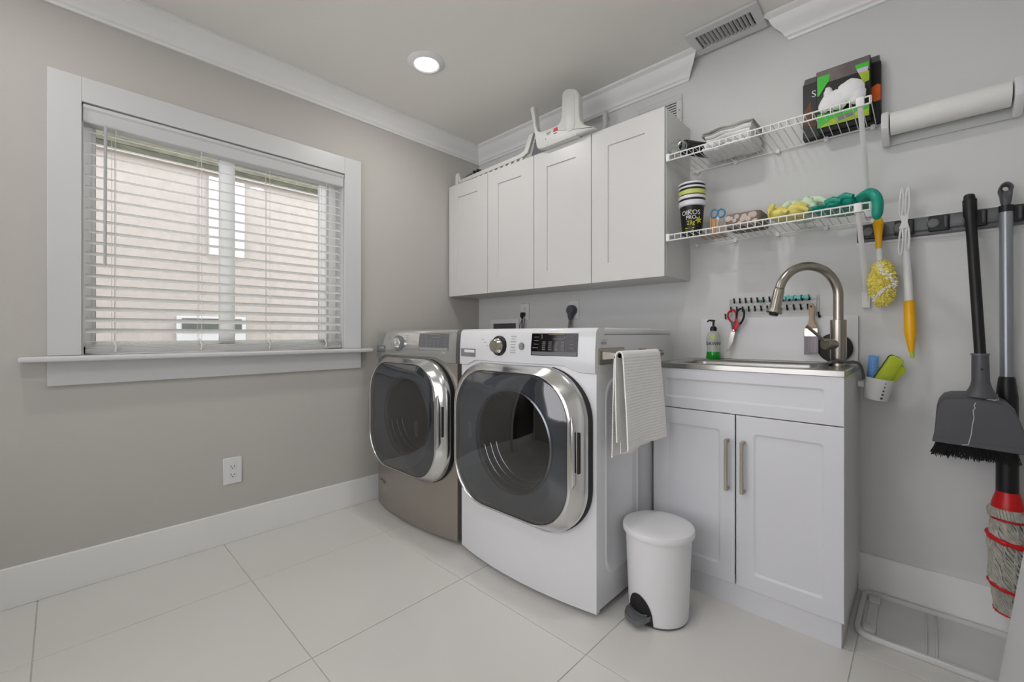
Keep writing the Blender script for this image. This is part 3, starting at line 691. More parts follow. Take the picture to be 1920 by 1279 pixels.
# soap bottle
sb = root('soap_bottle', (1.802, -.085, .932), 'clear pump bottle of green dish soap on the left end of the sink', 'bottle')
c0 = (1.802, -.085, .932)
obj('bottle', G().lathe(c0, [(.0001, .001), (.031, .001), (.033, .006), (.030, .03), (.029, .06), (.032, .085), (.030, .11), (.022, .128), (.014, .134), (.013, .14)], n=32, caps=(True, True)), M['soapclear'], sb)
obj('liquid', G().lathe(c0, [(.0001, .0015), (.0315, .0015), (.0336, .006), (.0307, .03), (.0302, .036), (.0001, .0361)], n=32), M['soapgreen'], sb)
obj('neck_label', G().prism([(1.797, 1.043), (1.812, 1.050), (1.822, 1.046), (1.816, 1.030), (1.806, 1.026)], 'y', -.1155, -.112, .0008, 1), M['soaplabel'], sb)
obj('pump', G().lathe(c0, [(.015, .137), (.015, .150), (.011, .158), (.005, .16), (.005, .182), (.008, .184), (.008, .190), (.0001, .191)], n=24), M['black'], sb)
obj('nozzle', G().tube([(1.802, -.085, 1.119), (1.785, -.098, 1.120), (1.779, -.103, 1.113)], [.005, .004, .003], 8), M['black'], sb)
dirv = Vector((.32, -.947, 0)); 
def bendb(v):
    a = math.atan2(-.947, .32)+v.x/.0345
    return Vector((c0[0]+(.0345+v.z)*cos(a), c0[1]+(.0345+v.z)*sin(a), c0[2]+.075+v.y))
text('DAWN!', .023, None, M['black'], 'lettering', sb, bend=bendb)

# ------------------------------------------------------------------ hook rack, scissors, paint brush
hr = root('hook_rack', (2.02, -.01, 1.15), 'wire rack with two rows of small black hooks on the wall behind the faucet', 'hook rack')
g = G()
for z in (1.211, 1.190, 1.172, 1.150): g.tube([(1.853, -.006, z), (2.213, -.006, z)], .0010, 6)
for x in (1.853, 1.862, 2.205, 2.213): g.tube([(x, -.007, 1.225), (x, -.007, 1.130)], .0013, 6)
obj('wire_frame', g, M['offwhite'], hr)
hk = obj('hook', G().tube([(0+1.872, -.008, 1.227), (1.8745, -.012, 1.212), (1.876, -.018, 1.204), (1.880, -.030, 1.203), (1.882, -.036, 1.210)], .0036, 6), M['black'], hr)
repeat(hk, [(.0253*k, 0, 0) for k in range(1, 13)]+[(-.014+.0262*k, 0, -.041) for k in range(13)]+[(-.040, 0, -.074), (.340, 0, -.077)], hr)
obj('strip', G().box(1.984, 2.004, -.020, -.008, 1.203, 1.213, .002, 1), M['teal'], hr)
for i in range(4): obj('strip', G().box(2.066+.029*i, 2.092+.029*i, -.022, -.008, 1.207, 1.225, .002, 1), M['tealgrip'], hr)
sx = root('scissors', (1.89, -.05, .965), 'red and black handled scissors hanging from the left end of the hook rack', 'scissors')
L1 = [(1.878,1.170),(1.861,1.160),(1.856,1.143),(1.862,1.124),(1.876,1.108),(1.888,1.112),(1.893,1.135),(1.890,1.158)]
L2 = [(1.914,1.174),(1.900,1.162),(1.897,1.14),(1.896,1.119),(1.900,1.104),(1.912,1.103),(1.924,1.122),(1.929,1.147),(1.926,1.168)]
for L_, yy, m1, m2 in ((L1, -.045, 'red', 'dgrey'), (L2, -.050, 'red', 'black')):
    P = [(x, yy, z) for x, z in L_]; cl = cat(P, 4, True)
    obj('handle_loop', G().tube(cl, .0045, 8), M[m2 if L_ is L2 else m1], sx)
obj('grip', G().prism([(1.868, 1.118), (1.890, 1.108), (1.896, 1.075), (1.892, 1.062), (1.876, 1.062), (1.874, 1.085)], 'y', -.050, -.042, .002, 2), M['dgrey'], sx)
obj('grip', G().prism([(1.893, 1.14), (1.905, 1.108), (1.912, 1.100), (1.893, 1.072), (1.884, 1.062), (1.880, 1.080), (1.892, 1.105), (1.888, 1.13)], 'y', -.056, -.049, .002, 2), M['red'], sx)
obj('blade', G().prism([(1.872, 1.066), (1.890, 1.066), (1.880, 1.015), (1.852, .962), (1.849, .967)], 'y', -.051, -.0485, .0004, 1), M['ferrule'], sx)
obj('blade', G().prism([(1.870, 1.064), (1.884, 1.064), (1.872, 1.012), (1.8485, .9655)], 'y', -.0485, -.0465, .0004, 1), M['ferrule'], sx)
obj('pivot', G().lathe((1.883, -.056, 1.071), [(.0045, .006), (.0045, -.001), (.0001, -.0015)], 'y', 14, (False, True)), M['chrome'], sx)
pb = root('paint_brush', (2.192, -.04, .965), 'wide paint brush with wooden handle hanging at the right end of the hook rack', 'paint brush')
hp = [(2.192,1.187),(2.184,1.182),(2.181,1.172),(2.183,1.150),(2.185,1.125),(2.183,1.105),(2.176,1.09),(2.168,1.078),(2.216,1.078),(2.211,1.092),(2.204,1.106),(2.202,1.125),(2.205,1.150),(2.206,1.170),(2.201,1.182)]
obj('handle', G().prism(hp, 'y', -.050, -.034, .004, 2), M['woodbrush'], pb)
obj('hang_hole', G().lathe((2.193, -.0508, 1.172), [(.0045, .002), (.0045, -.0002), (.0001, -.0003)], 'y', 12, (False, True)), M['black'], pb)
g = G().box(2.167, 2.217, -.052, -.032, 1.042, 1.079, .002, 1); g.box(2.1665, 2.2175, -.0525, -.0315, 1.046, 1.050, .001, 1); g.box(2.1665, 2.2175, -.0525, -.0315, 1.068, 1.071, .001, 1)
obj('ferrule', g, M['ferrule'], pb)
g = G()
for k in range(26):
    x = 2.168+.048*k/25
    for yy in (-.05, -.042, -.034): g.tube([(x, yy, 1.044), (x+random.uniform(-.001, .001), yy, .963+.010*(k/25)+random.uniform(0, .003))], [.0016, .0010], 4)
tag(obj('bristles', g, M['brushhair'], pb), kind='stuff')

# ------------------------------------------------------------------ outlets, plugs, water box
def outlet(loc_y_or_x, zc, label, wall, plug=None):
    w2, h2 = .041, .067 if wall == 'left' else .060
    if wall == 'left': r = root('wall_outlet', (0, loc_y_or_x, zc), label, 'outlet')
    else: r = root('wall_outlet', (loc_y_or_x, 0, zc), label, 'outlet')
    def P(u0, u1, z0, z1, d0, d1, bev=.001):
        if wall == 'left': return G().box(d0, d1, loc_y_or_x+u0, loc_y_or_x+u1, zc+z0, zc+z1, bev, 1)
        return G().box(loc_y_or_x+u0, loc_y_or_x+u1, -d1, -d0, zc+z0, zc+z1, bev, 1)
    obj('cover_plate', P(-w2, w2, -h2, h2, .0005, .006, .0025), M['plastic'], r)
    for s in (-1, 1):
        rc = obj('receptacle', P(-.016, .016, s*.021-.014, s*.021+.014, .005, .008, .0015), M['plastic'], r)
        g = P(-.0085, -.0062, s*.021-.003, s*.021+.007, .0075, .0083, 0)
        for a in (P(.0062, .0085, s*.021-.003, s*.021+.006, .0075, .0083, 0), P(-.0025, .0025, s*.021-.011, s*.021-.0065, .0075, .0083, 0)):
            me = bpy.data.meshes.new('t'); a.bm.to_mesh(me); g.bm.from_mesh(me); bpy.data.meshes.remove(me)
        obj('slot', g, M['black'], rc, smooth=False)
    return r
outlet(-1.681, .360, 'white duplex outlet low on the window wall', 'left')
outlet(.493, 1.213, 'white outlet with a small black plug on the wall above the washer', 'back')
outlet(.916, 1.211, 'white outlet with a large dark plug and thick cord above the dryer', 'back')
p1 = root('power_plug', (.49, -.02, 1.17), 'small black plug with thin cords in the outlet behind the washer', 'plug')
obj('plug_body', G().tube([(.490, -.009, 1.196), (.490, -.03, 1.194), (.490, -.034, 1.18), (.490, -.03, 1.165)], [.014, .016, .013, .006], 12), M['black'], p1)
obj('cord', G().tube([(.490, -.03, 1.168), (.488, -.03, 1.10), (.486, -.05, .9), (.48, -.1, .5)], .004, 8), M['black'], p1)
obj('cord', G().tube([(.499, -.02, 1.166), (.505, -.03, 1.12), (.51, -.05, .9)], .003, 6), M['dgrey'], p1)
obj('cord', G().tube([(.470, -.012, 1.150), (.470, -.03, 1.12), (.470, -.05, .9)], .003, 6), M['dgrey'], p1)
p2 = root('power_plug', (.905, -.03, 1.15), 'large dark round plug with thick grey cord above the dryer', 'plug')
obj('plug_body', G().lathe((.912, -.034, 1.207), [(.0001, .026), (.032, .026), (.034, .010), (.031, -.006), (.024, -.012), (.0001, -.012)], 'y', 28), M['dgrey'], p2)
obj('plug_neck', G().tube([(.910, -.028, 1.19), (.908, -.03, 1.165), (.906, -.03, 1.145)], [.024, .018, .011], 16), M['dgrey'], p2)
obj('cord', G().tube([(.906, -.03, 1.15), (.905, -.04, 1.08), (.90, -.08, .85), (.9, -.1, .6)], .0095, 12), M['mgrey'], p2)
wb = root('washer_box', (.289, 0, 1.0), 'white recessed laundry water box on the wall behind the washer', 'water box')
g = G()
for b in ((.141, .437, 1.133, 1.163), (.141, .437, .93, .96), (.141, .171, .96, 1.133), (.407, .437, .96, 1.133)): g.box(b[0], b[1], -.008, -.001, b[2], b[3], .001, 1)
obj('frame', g, M['plastic'], wb)
obj('recess', G().box(.171, .407, -.003, -.001, .96, 1.133), M['dgrey'], wb, smooth=False)

# ------------------------------------------------------------------ wire shelves
def wire_shelf(zf, zbk, label, wires):
    r = root('wire_shelf', (2.04, -.15, zf-.025), label, 'shelf')
    X0, X1, YF = 1.673, 2.408, -.30
    g = G()
    for (y, z, rr) in ((YF, zf, .0032), (YF, zf-.026, .0032), (-.012, zbk, .0032)) : g.tube([(X0, y, z), (X1, y, z)], rr, 8)
    g.tube([(X0, YF, zf), (X0, YF, zf-.026)], .003, 6); g.tube([(X1, YF, zf), (X1, YF, zf-.026)], .003, 6)
    obj('rail', g, M['wire'], r)
    step = (X1-X0-.006)/(wires-1)
    w0 = obj('wire', G().tube([(X0+.003, -.008, zbk+.004), (X0+.003, YF+.01, zf+.004), (X0+.003, YF-.002, zf+.001), (X0+.003, YF-.0045, zf-.012), (X0+.003, YF-.003, zf-.027)], .0017, 6), M['wire'], r)
    repeat(w0, [(step*k, 0, 0) for k in range(1, wires)], r)
    for x in (1.70, 1.88, 2.06, 2.24, 2.395):
        obj('wall_clip', G().box(x-.008, x+.008, -.020, -.001, zbk-.012, zbk+.008, .003, 2), M['wire'], r)
    obj('end_clip', G().box(1.6605, 1.676, YF-.006, YF+.012, zf-.030, zf+.006, .002, 1), M['wire'], r)
    return r
us = wire_shelf(1.899, 1.893, 'upper white wire shelf between the cabinet and the paper towel holder', 27)
ls = wire_shelf(1.521, 1.512, 'lower white wire shelf above the sink faucet', 27)
for (r_, xz, zt_, zb_) in ((us, 2.378, 1.875, 1.565), (ls, 2.372, 1.497, 1.195)):
    g = G().tube([(xz, -.297, zt_), (xz+.002, -.15, zt_-(zt_-zb_)*.47), (xz+.002, -.016, zb_+.03), (xz+.002, -.014, zb_-.01)], [.0085, .0085, .0085, .0085], 10, flat=.55)
    obj('support_brace', g, M['wire'], r_)
    obj('brace_foot', G().box(xz-.012, xz+.015, -.016, -.001, zb_-.035, zb_+.03, .003, 2), M['wire'], r_)
    obj('brace_clip', G().box(xz-.012, xz+.012, -.306, -.285, zt_-.006, zt_+.028, .003, 2), M['wire'], r_)

# upper shelf: jar, towels, cartons
ZS = 1.9045
jr = root('black_canister', (1.748, -.15, ZS), 'black canister lying beside the cabinet on the upper wire shelf', 'canister')
obj('can', G().tube([(1.72, -.245, ZS+.036), (1.722, -.24, ZS+.036), (1.79, -.12, ZS+.036), (1.792, -.116, ZS+.036)], [.030, .034, .034, .030], 28), M['black'], jr, ang=50)
cj = root('clear_cap', (1.70, -.25, ZS), 'clear grey plastic cap or goggles piece lying left of the black canister', 'cap')
obj('shell', G().tube([(1.695, -.262, ZS+.040), (1.705, -.240, ZS+.040)], [.036, .030], 24, cap=False), M['soapclear'], cj)
obj('rim', G().tube([(1.695+.036*0, -.262, ZS+.04)]+[(1.695+.034*cos(R(a))*.87, -.262+.034*cos(R(a))*.45, ZS+.040+.034*sin(R(a))) for a in range(0, 361, 20)][1:], .0022, 6), M['silver'], cj)
obj('inner_rim', G().tube([(1.722+.020*cos(R(a))*.87, -.262+.020*cos(R(a))*.45, ZS+.034+.022*sin(R(a))) for a in range(0, 361, 20)], .0026, 6), M['silver'], cj)
def folded(x0, x1, y0, y1, z0, th, m, name, label, group, seed):
    rd = random.Random(seed); r_ = root(name, ((x0+x1)/2, (y0+y1)/2, z0), label, 'towel', group)
    for k in range(2):
        za = z0+th*.5*k; loops = []
        N_ = 14
        def ring(x):
            hgt = th*.5; pts = []
            for q in range(16):
                a = 2*pi*q/16; cy_, cz_ = cos(a), sin(a)
                yy = (y0+y1)/2+(abs(cy_)**.5)*(1 if cy_ > 0 else -1)*(y1-y0)/2
                zz = za+hgt/2+(abs(cz_)**.7)*(1 if cz_ > 0 else -1)*hgt*.48
                yy += .004*sin(17*x*3+k*2+seed)*(1 if cy_ < 0 else 0); zz += .0022*sin(31*x+a+seed)+.0015*sin(70*x+seed)
                pts.append((x, yy, zz))
            return pts
        xa, xb = x0+rd.uniform(0, .008), x1-rd.uniform(0, .008)
        loops = [ring(xa+(xb-xa)*i/N_) for i in range(N_+1)]
        loops = [[(p[0]+(0.004), (y0+y1)/2+(p[1]-(y0+y1)/2)*.9, za+th*.25+(p[2]-za-th*.25)*.3) for p in loops[0]]]+loops+[[(p[0]-.004, (y0+y1)/2+(p[1]-(y0+y1)/2)*.9, za+th*.25+(p[2]-za-th*.25)*.3) for p in loops[-1]]]
        obj('fold', G().loft(loops, True, True), m, r_, ang=60)
folded(1.79, 2.000, -.20, -.02, ZS, .046, M['cloth'], 'folded_towel', 'white folded cloth, lowest of the stack on the upper wire shelf', 'folded cloths on the upper shelf', 1)
folded(1.798, 1.998, -.195, -.02, ZS+.046, .036, M['cloth'], 'folded_towel', 'white folded cloth in the middle of the stack on the upper wire shelf', 'folded cloths on the upper shelf', 2)
folded(1.778, 2.004, -.18, -.015, ZS+.082, .026, M['greycloth'], 'folded_towel', 'grey folded cloth topmost of the stack on the upper wire shelf', 'folded cloths on the upper shelf', 3)

# rear carton
cb = root('carton_box', (2.302, -.07, ZS), 'black carton with orange print standing at the back of the upper wire shelf', 'box')
X0, X1, Y0, Y1, Z0, Z1 = 2.162, 2.421, -.045, -.004, ZS-.004, 2.136
obj('carton', G().box(X0, X1, Y0, Y1, Z0, Z1, .0015, 1), M['boxblack'], cb)
obj('top_flap', G().prism([(X0+.002, Z1), (X1-.002, Z1), (X1-.004, Z1+.024), (X0+.008, Z1+.024)], 'y', Y0+.001, Y0+.005, .0005, 1), M['dgrey'], cb)
obj('brown_swoosh', G().prism([(X0+.003, Z0+.06), (X0+.045, Z0+.045), (X0+.058, Z0+.06), (X0+.032, Z0+.105), (X0+.028, Z0+.16), (X0+.015, Z0+.13), (X0+.003, Z0+.118)], 'y', Y0-.001, Y0), M['brown'], cb, smooth=False)
obj('orange_disc', G().prism([(X1-.0005, Z0+.140), (X1-.010, Z0+.146), (X1-.026, Z0+.140), (X1-.034, Z0+.12), (X1-.032, Z0+.095), (X1-.020, Z0+.078), (X1-.0005, Z0+.080)], 'y', Y0-.0009, Y0), M['orange'], cb, smooth=False)
text('S', .04, FACE_Y(X0+.040, Y0-.0012, Z0+.185), M['print_white'], 'lettering', cb)
# front carton with opened window and white rag
fb = root('carton_box', (2.32, -.18, ZS), 'black and green carton with torn window full of white rags on the upper wire shelf', 'box')
X0, X1, Y0, Y1, Z0, Z1 = 2.220, 2.393, -.105, -.052, ZS, 2.144
obj('carton', G().box(X0, X1, Y0, Y1, Z0, Z1, .0015, 1), M['boxblack'], fb)
YF = Y0-.0012
def pr_(nm, pts, d0, d1, m_): obj(nm, G().prism(pts, 'y', YF-d1, YF-d0), M[m_], fb, smooth=False)
pr_('smoky_header', [(X0+.002, Z1-.002), (X1-.002, Z1-.002), (X1-.002, 2.088), (X0+.002, 2.088)], -.0012, 0, 'boxtop')
pr_('green_corner', [(X0+.003, 2.121), (2.266, 2.120), (2.261, 2.092), (2.228, 2.040), (X0+.003, 2.042)], 0, .001, 'green')
pr_('green_corner', [(2.346, 2.119), (X1-.003, 2.118), (X1-.003, 2.101), (2.351, 2.101)], 0, .001, 'green')
pr_('lilac_label', [(2.351, 2.101), (X1-.006, 2.101), (X1-.008, 2.083), (2.357, 2.084)], 0, .001, 'lilac')
pr_('lime_corner', [(2.357, 2.084), (X1-.003, 2.083), (X1-.003, 2.044), (2.373, 2.040)], 0, .001, 'lime')
pr_('green_band', [(X0+.003, Z0+.004), (X1-.003, Z0+.004), (X1-.003, 1.955), (X0+.003, 1.965)], 0, .001, 'green')
pr_('lime_band', [(X0+.010, Z0+.003), (X1-.003, Z0+.003), (X1-.003, 1.934), (2.324, 1.933), (2.271, 1.932), (2.245, 1.917)], .001, .002, 'lime')
pr_('grey_drawing', [(2.290, 1.934), (2.312, 1.940), (2.346, 1.936), (2.343, 1.925), (2.293, 1.916)], .002, .003, 'print_grey')
rg = root('white_rag', (2.31, -.13, 1.96), 'crumpled white rag bulging out of the black and green carton', 'rag')
g = G(); rd = random.Random(21)
for (c_, r_, am) in (((2.287, -.124, 1.997), (.052, .020, .040), .06), ((2.333, -.126, 2.014), (.046, .024, .046), .05), ((2.262, -.120, 2.024), (.016, .014, .038), .07), ((2.352, -.126, 1.994), (.030, .020, .036), .07), ((2.250, -.122, 1.985), (.020, .015, .026), .08)):
    g.ell(c_, r_, 28, am, 1.7, seed=rd.randint(0, 99))
obj('rag_fold', g, M['cloth'], rg, ang=70)

# lower shelf: cups, scissors + sticks, pebble tray, gloves
ZL = 1.5265
ccx, ccy = 1.745, -.205
def cup_profile(z0): return [(.0001, z0), (.042, z0), (.044, z0+.003), (.054, z0+.118), (.056, z0+.12), (.0595, z0+.122), (.0595, z0+.132), (.056, z0+.134), (.0001, z0+.133)]
cupz = ZL
c1 = root('yogurt_cup', (ccx, ccy, ZL), 'black yogurt cup lettered OIKOS PRO 23g, lowest of the cup stack on the lower shelf', 'cup')
obj('cup_wall', G().lathe((ccx, ccy, ZL), [(.0001, 0), (.042, 0), (.044, .003), (.0535, .128), (.0535, .130)], n=40, caps=(True, False)), M['black'], c1)
obj('rim', G().lathe((ccx, ccy, ZL), [(.053, .128), (.0595, .132), (.0605, .152), (.058, .154), (.052, .154)], n=40, caps=(False, False)), M['cupwhite'], c1)
labs = ['white rimmed yogurt cup nested second from the bottom of the cup stack', 'lime banded yogurt cup nested third from the bottom of the cup stack', 'black and white rimmed yogurt cup nested fourth from the bottom of the cup stack', 'topmost nested yogurt cup of the stack on the lower shelf']
zc_ = .156
for i, (h1, h2, m_) in enumerate(((.007, .014, 'cupwhite'), (.004, .020, 'cuplime'), (.009, .008, 'cupwhite'), (.009, .008, 'cupwhite'))):
    c_ = root('yogurt_cup', (ccx, ccy, ZL+zc_), labs[i], 'cup', 'nested yogurt cups on the lower shelf')
    z_ = zc_
    obj('cup_wall', G().lathe((ccx, ccy, ZL), [(.050, z_-.02), (.0565, z_), (.0572, z_+h1), (.053, z_+h1)], n=40, caps=(False, False)), M['black'], c_)
    obj('rim', G().lathe((ccx, ccy, ZL), [(.0565, z_+h1), (.0605, z_+h1+.001), (.061, z_+h1+h2), (.059, z_+h1+h2+.001), (.053, z_+h1+h2)], n=40, caps=(False, False)), M[m_], c_)
    zc_ += h1+h2+.001
va = math.atan2(-2.283-ccy, 2.543-ccx)
def bend_cup(sx_, zc0, off=0):
    def f(v):
        z = zc0+v.y; r_ = .0436+.0098*((z-.003)/.125)+.0010+v.z
        a = va+off+v.x/r_
        return Vector((ccx+r_*cos(a), ccy+r_*sin(a), ZL+z))
    return f
text('OIKOS', .030, None, M['print_white'], 'lettering', c1, bend=bend_cup(1, .094, -.12))
text('PRO', .024, None, M['print_white'], 'lettering', c1, bend=bend_cup(1, .072, -.10))
text('23g', .026, None, M['print_yellow'], 'lettering', c1, bend=bend_cup(1, .048, -.13))
g = G()
for k in range(6):
    a = R(60*k+15); b_ = bend_cup(1, .060, .0)
    pts_ = [(.030+.0*cos(a), 0), (.030+.010*cos(a+.35), .010*sin(a+.35)), (.030+.020*cos(a), .020*sin(a)), (.030+.010*cos(a-.35), .010*sin(a-.35))]
    t = bmesh.new(); vs = [t.verts.new(b_(Vector((p[0], p[1], .0006)))) for p in pts_]; t.faces.new(vs); g.merge(t)
obj('flower_print', g, M['print_yellow'], c1, smooth=False)
g = G(); b_ = bend_cup(1, .022, -.05)
for (x0, x1, z0, z1) in ((-.03, .012, .0, .004), (-.028, .008, -.008, -.006), (-.02, .01, .078, .080), (-.012, .0, .084, .086)):
    t = bmesh.new(); vs = []
    for k in range(5): vs.append(t.verts.new(b_(Vector((x0+(x1-x0)*k/4, z0, .0006)))))
    for k in range(4, -1, -1): vs.append(t.verts.new(b_(Vector((x0+(x1-x0)*k/4, z1, .0006)))))
    t.faces.new(vs); g.merge(t)
obj('small_print', g, M['print_yellow'], c1, smooth=False)
# small wire cup with sticks and scissors behind the cups
sc_r = root('blue_scissors', (1.845, -.16, ZL), 'small blue handled scissors standing beside the yogurt cups', 'scissors')
for (x, z) in ((1.832, .094), (1.862, .090)):
    obj('handle_loop', G().tube([(x+.016*cos(R(a)), -.160, ZL+z+.019*sin(R(a))) for a in range(0, 361, 24)], .0042, 8), M['blue'], sc_r)
obj('blade', G().prism([(1.843, ZL+.001), (1.850, ZL+.001), (1.855, ZL+.078), (1.842, ZL+.078)], 'y', -.162, -.158, .0005, 1), M['ferrule'], sc_r)
for k, (x, y, h_) in enumerate(((1.812, -.150, .095), (1.824, -.156, .085), (1.836, -.175, .060), (1.850, -.178, .058), (1.862, -.150, .055))):
    tag(obj('wooden_stick', G().box(x-.004, x+.004, y-.002, y+.002, ZL, ZL+h_, .001, 1), M['wood']), ('tall pale wooden stick right against the yogurt cups', 'pale wooden stick, second tallest, beside the yogurt cups', 'short pale wooden stick in front of the blue scissors, left one', 'short pale wooden stick in front of the blue scissors, right one', 'shortest pale wooden stick right behind the blue scissors')[k], 'stick', 'wooden sticks on the lower shelf')
pt = root('stick_mat', (1.80, -.10, ZL), 'small pink patterned dish under the sticks at the left end of the lower shelf', 'dish')
obj('dish', G().prism(rsq(1.80, -.09, .055, .05, .01, 4), 'z', ZL-.001, ZL+.012, .002, 1), M['stone'], pt)
# pebble tray
pt = root('pebble_box', (1.975, -.15, ZL), 'rounded soap dish printed with brown and pink pebbles on the lower wire shelf', 'dish')
obj('dish', G().prism(rsq(1.968, -.145, .072, .075, .02, 5), 'z', ZL, ZL+.062, .006, 2), M['pebble'], pt)
stn = None
rd = random.Random(3)
for k in range(11):
    x = 1.912+.011*k+rd.uniform(-.003, .003); z = ZL+rd.choice([.018, .030, .044])+rd.uniform(-.003, .003); rr = rd.uniform(.008, .014)
    if x > 2.02: x = 2.018
    obj('printed_pebble', G().lathe((x, -.2205, z), [(rr, .001), (rr*.95, -.0008), (rr*.7, -.0016), (.0001, -.002)], 'y', 14, (False, True)), M['stone'], pt)
# gloves
def blob(parts, name, label, cat, m, seed=0):
    g = G()
    for i, (c, r_, ry) in enumerate(parts): g.ell(c, r_, 20, .06, 1.3, rot=Matrix.Rotation(R(ry), 3, 'Y'), seed=seed+i)
    o = obj(name, g, m, ang=70); return tag(o, label, cat)
def finger(g, pts, r_): g.tube(pts, r_, 12)
yg = root('yellow_gloves', (2.14, -.17, ZL), 'crumpled yellow rubber gloves on the lower wire shelf beside the green gloves', 'gloves')
g = G(); g.ell((2.105, -.17, ZL+.034), (.038, .06, .034), 20, .10, 1.4, seed=3); g.ell((2.15, -.19, ZL+.026), (.06, .045, .027), 20, .10, 1.6, seed=6)
obj('palm', g, M['yellowglove'], yg, ang=70)
for i, (a, b, c_) in enumerate((((2.085, -.20, ZL+.022), (2.078, -.225, ZL+.05), (2.092, -.23, ZL+.070)), ((2.12, -.22, ZL+.02), (2.135, -.245, ZL+.028), (2.145, -.25, ZL+.02)), ((2.15, -.21, ZL+.045), (2.18, -.225, ZL+.040), (2.21, -.22, ZL+.022)), ((2.16, -.19, ZL+.055), (2.18, -.20, ZL+.055), (2.20, -.195, ZL+.045)))):
    obj('finger', G().tube([a, tuple((Vector(a)+Vector(b))/2), b, c_], [.014, .014, .013, .008], 12), M['yellowglove'], yg, ang=70)
obj('cuff', G().tube([(2.076+.004*sin(R(a)*3), -.21+.022*cos(R(a)), ZL+.040+.028*sin(R(a))) for a in range(0, 361, 20)], .0045, 8), M['yellowglove'], yg)
pg_ = root('pale_gloves', (2.18, -.10, ZL+.03), 'pale mint rubber gloves heaped over the yellow gloves on the lower shelf', 'gloves')
g = G(); g.ell((2.145, -.12, ZL+.070), (.045, .05, .030), 20, .10, 1.4, seed=12); g.ell((2.20, -.13, ZL+.062), (.035, .05, .034), 20, .10, 1.4, seed=13, rot=Matrix.Rotation(R(30), 3, 'Y'))
g.ell((2.17, -.09, ZL+.035), (.06, .05, .035), 16, .05, 1, seed=15)
obj('palm', g, M['paleglove'], pg_, ang=70)
for a, b, c_ in (((2.19, -.15, ZL+.085), (2.215, -.165, ZL+.05), (2.228, -.175, ZL+.01)), ((2.21, -.14, ZL+.083), (2.24, -.155, ZL+.075), (2.262, -.16, ZL+.058)), ((2.13, -.16, ZL+.075), (2.12, -.175, ZL+.06), (2.11, -.18, ZL+.045))):
    obj('finger', G().tube([a, b, c_], [.016, .015, .009], 12), M['paleglove'], pg_, ang=70)
tg_ = root('teal_gloves', (2.32, -.19, ZL), 'teal rubber gloves along the right end of the lower shelf, one finger hanging over', 'gloves')
g = G()
for i, (x, z, rx, rz) in enumerate(((2.245, .016, .035, .016), (2.295, .019, .034, .018), (2.34, .024, .030, .020), (2.385, .024, .030, .018))):
    g.ell((x, -.215, ZL+z), (rx, .055, rz), 18, .08, 1.5, seed=20+i)
g.ell((2.31, -.15, ZL+.014), (.085, .09, .014), 24, .05, 1.2, seed=30)
obj('palm', g, M['teal'], tg_, ang=70)
obj('finger', G().tube(cat([(2.375, -.25, ZL+.030), (2.402, -.295, ZL+.030), (2.420, -.318, ZL+.012), (2.428, -.325, ZL-.018), (2.427, -.326, ZL-.05), (2.426, -.324, ZL-.068), (2.426, -.323, ZL-.076)], 4), [.015, .0152, .0155, .0158, .016, .016, .016, .016, .016, .0162, .0163, .0164, .0165, .0165, .0165, .0164, .016, .0155, .0145, .013, .011, .010, .008, .006, .004], 16), M['teal'], tg_, ang=70)
for a, b in (((2.27, -.25, ZL+.03), (2.32, -.262, ZL+.026)), ((2.31, -.25, ZL+.036), (2.355, -.265, ZL+.034))):
    obj('finger', G().tube([a, tuple((Vector(a)+Vector(b))/2+Vector((0,0,.008))), b], [.012, .014, .009], 12), M['teal'], tg_, ang=70)

# ------------------------------------------------------------------ paper towel holder and roll
ph = root('paper_towel_holder', (2.61, -.03, 1.83), 'white wall-mounted paper towel holder with two end brackets at the upper right', 'paper towel holder')
for x0, x1 in ((2.424, 2.447), (2.762, 2.786)):
    obj('end_bracket', G().prism([(-.002, 1.80), (-.03, 1.795), (-.075, 1.82), (-.098, 1.845), (-.098, 1.89), (-.085, 1.91), (-.03, 1.91), (-.002, 1.90)], 'x', x0, x1, .004, 2), M['plastic'], ph)
obj('back_plate', G().box(2.44, 2.77, -.010, -.001, 1.80, 1.84, .002, 1), M['clearpl'], ph)
rl = root('paper_towel_roll', (2.604, -.062, 1.865), 'white paper towel roll hanging in the wall holder', 'paper towel roll')
obj('roll', G().lathe((2.451, -.062, 1.866), [(.018, 0), (.0415, 0), (.042, .003), (.042, .303), (.0415, .306), (.018, .306)], 'x', 48, (False, False)), M['paper'], rl)
obj('core', G().lathe((2.4515, -.062, 1.866), [(.019, 0), (.019, .304), (.017, .304), (.017, 0)], 'x', 24, (False, False)), M['tan'], rl)

# ------------------------------------------------------------------ tool rail and tools
tr = root('tool_rail', (2.62, -.015, 1.43), 'grey wall rail with spring clips holding the broom, mop and dusters', 'tool rail')
obj('backing', G().box(2.340, 2.90, -.006, -.001, 1.418, 1.505, .002, 1), M['plastic'], tr)
obj('rail', G().prism([(-.006, 1.428), (-.022, 1.428), (-.026, 1.432), (-.026, 1.440), (-.022, 1.444), (-.030, 1.447), (-.030, 1.490), (-.026, 1.497), (-.006, 1.497)], 'x', 2.345, 2.895, .001, 1), M['mgrey'], tr)
for x in (2.398, 2.490, 2.585, 2.678, 2.762):
    cl_ = obj('clip', G().box(x-.029, x+.027, -.036, -.028, 1.436, 1.494, .003, 1), M['black'], tr)
    obj('roller', G().lathe((x-.016, -.036, 1.465), [(.018, .002), (.018, -.004), (.014, -.008), (.0001, -.009)], 'y', 20, (False, True)), M['mgrey'], cl_)
    obj('spring', G().box(x+.012, x+.022, -.046, -.034, 1.444, 1.488, .003, 1), M['dgrey'], cl_)
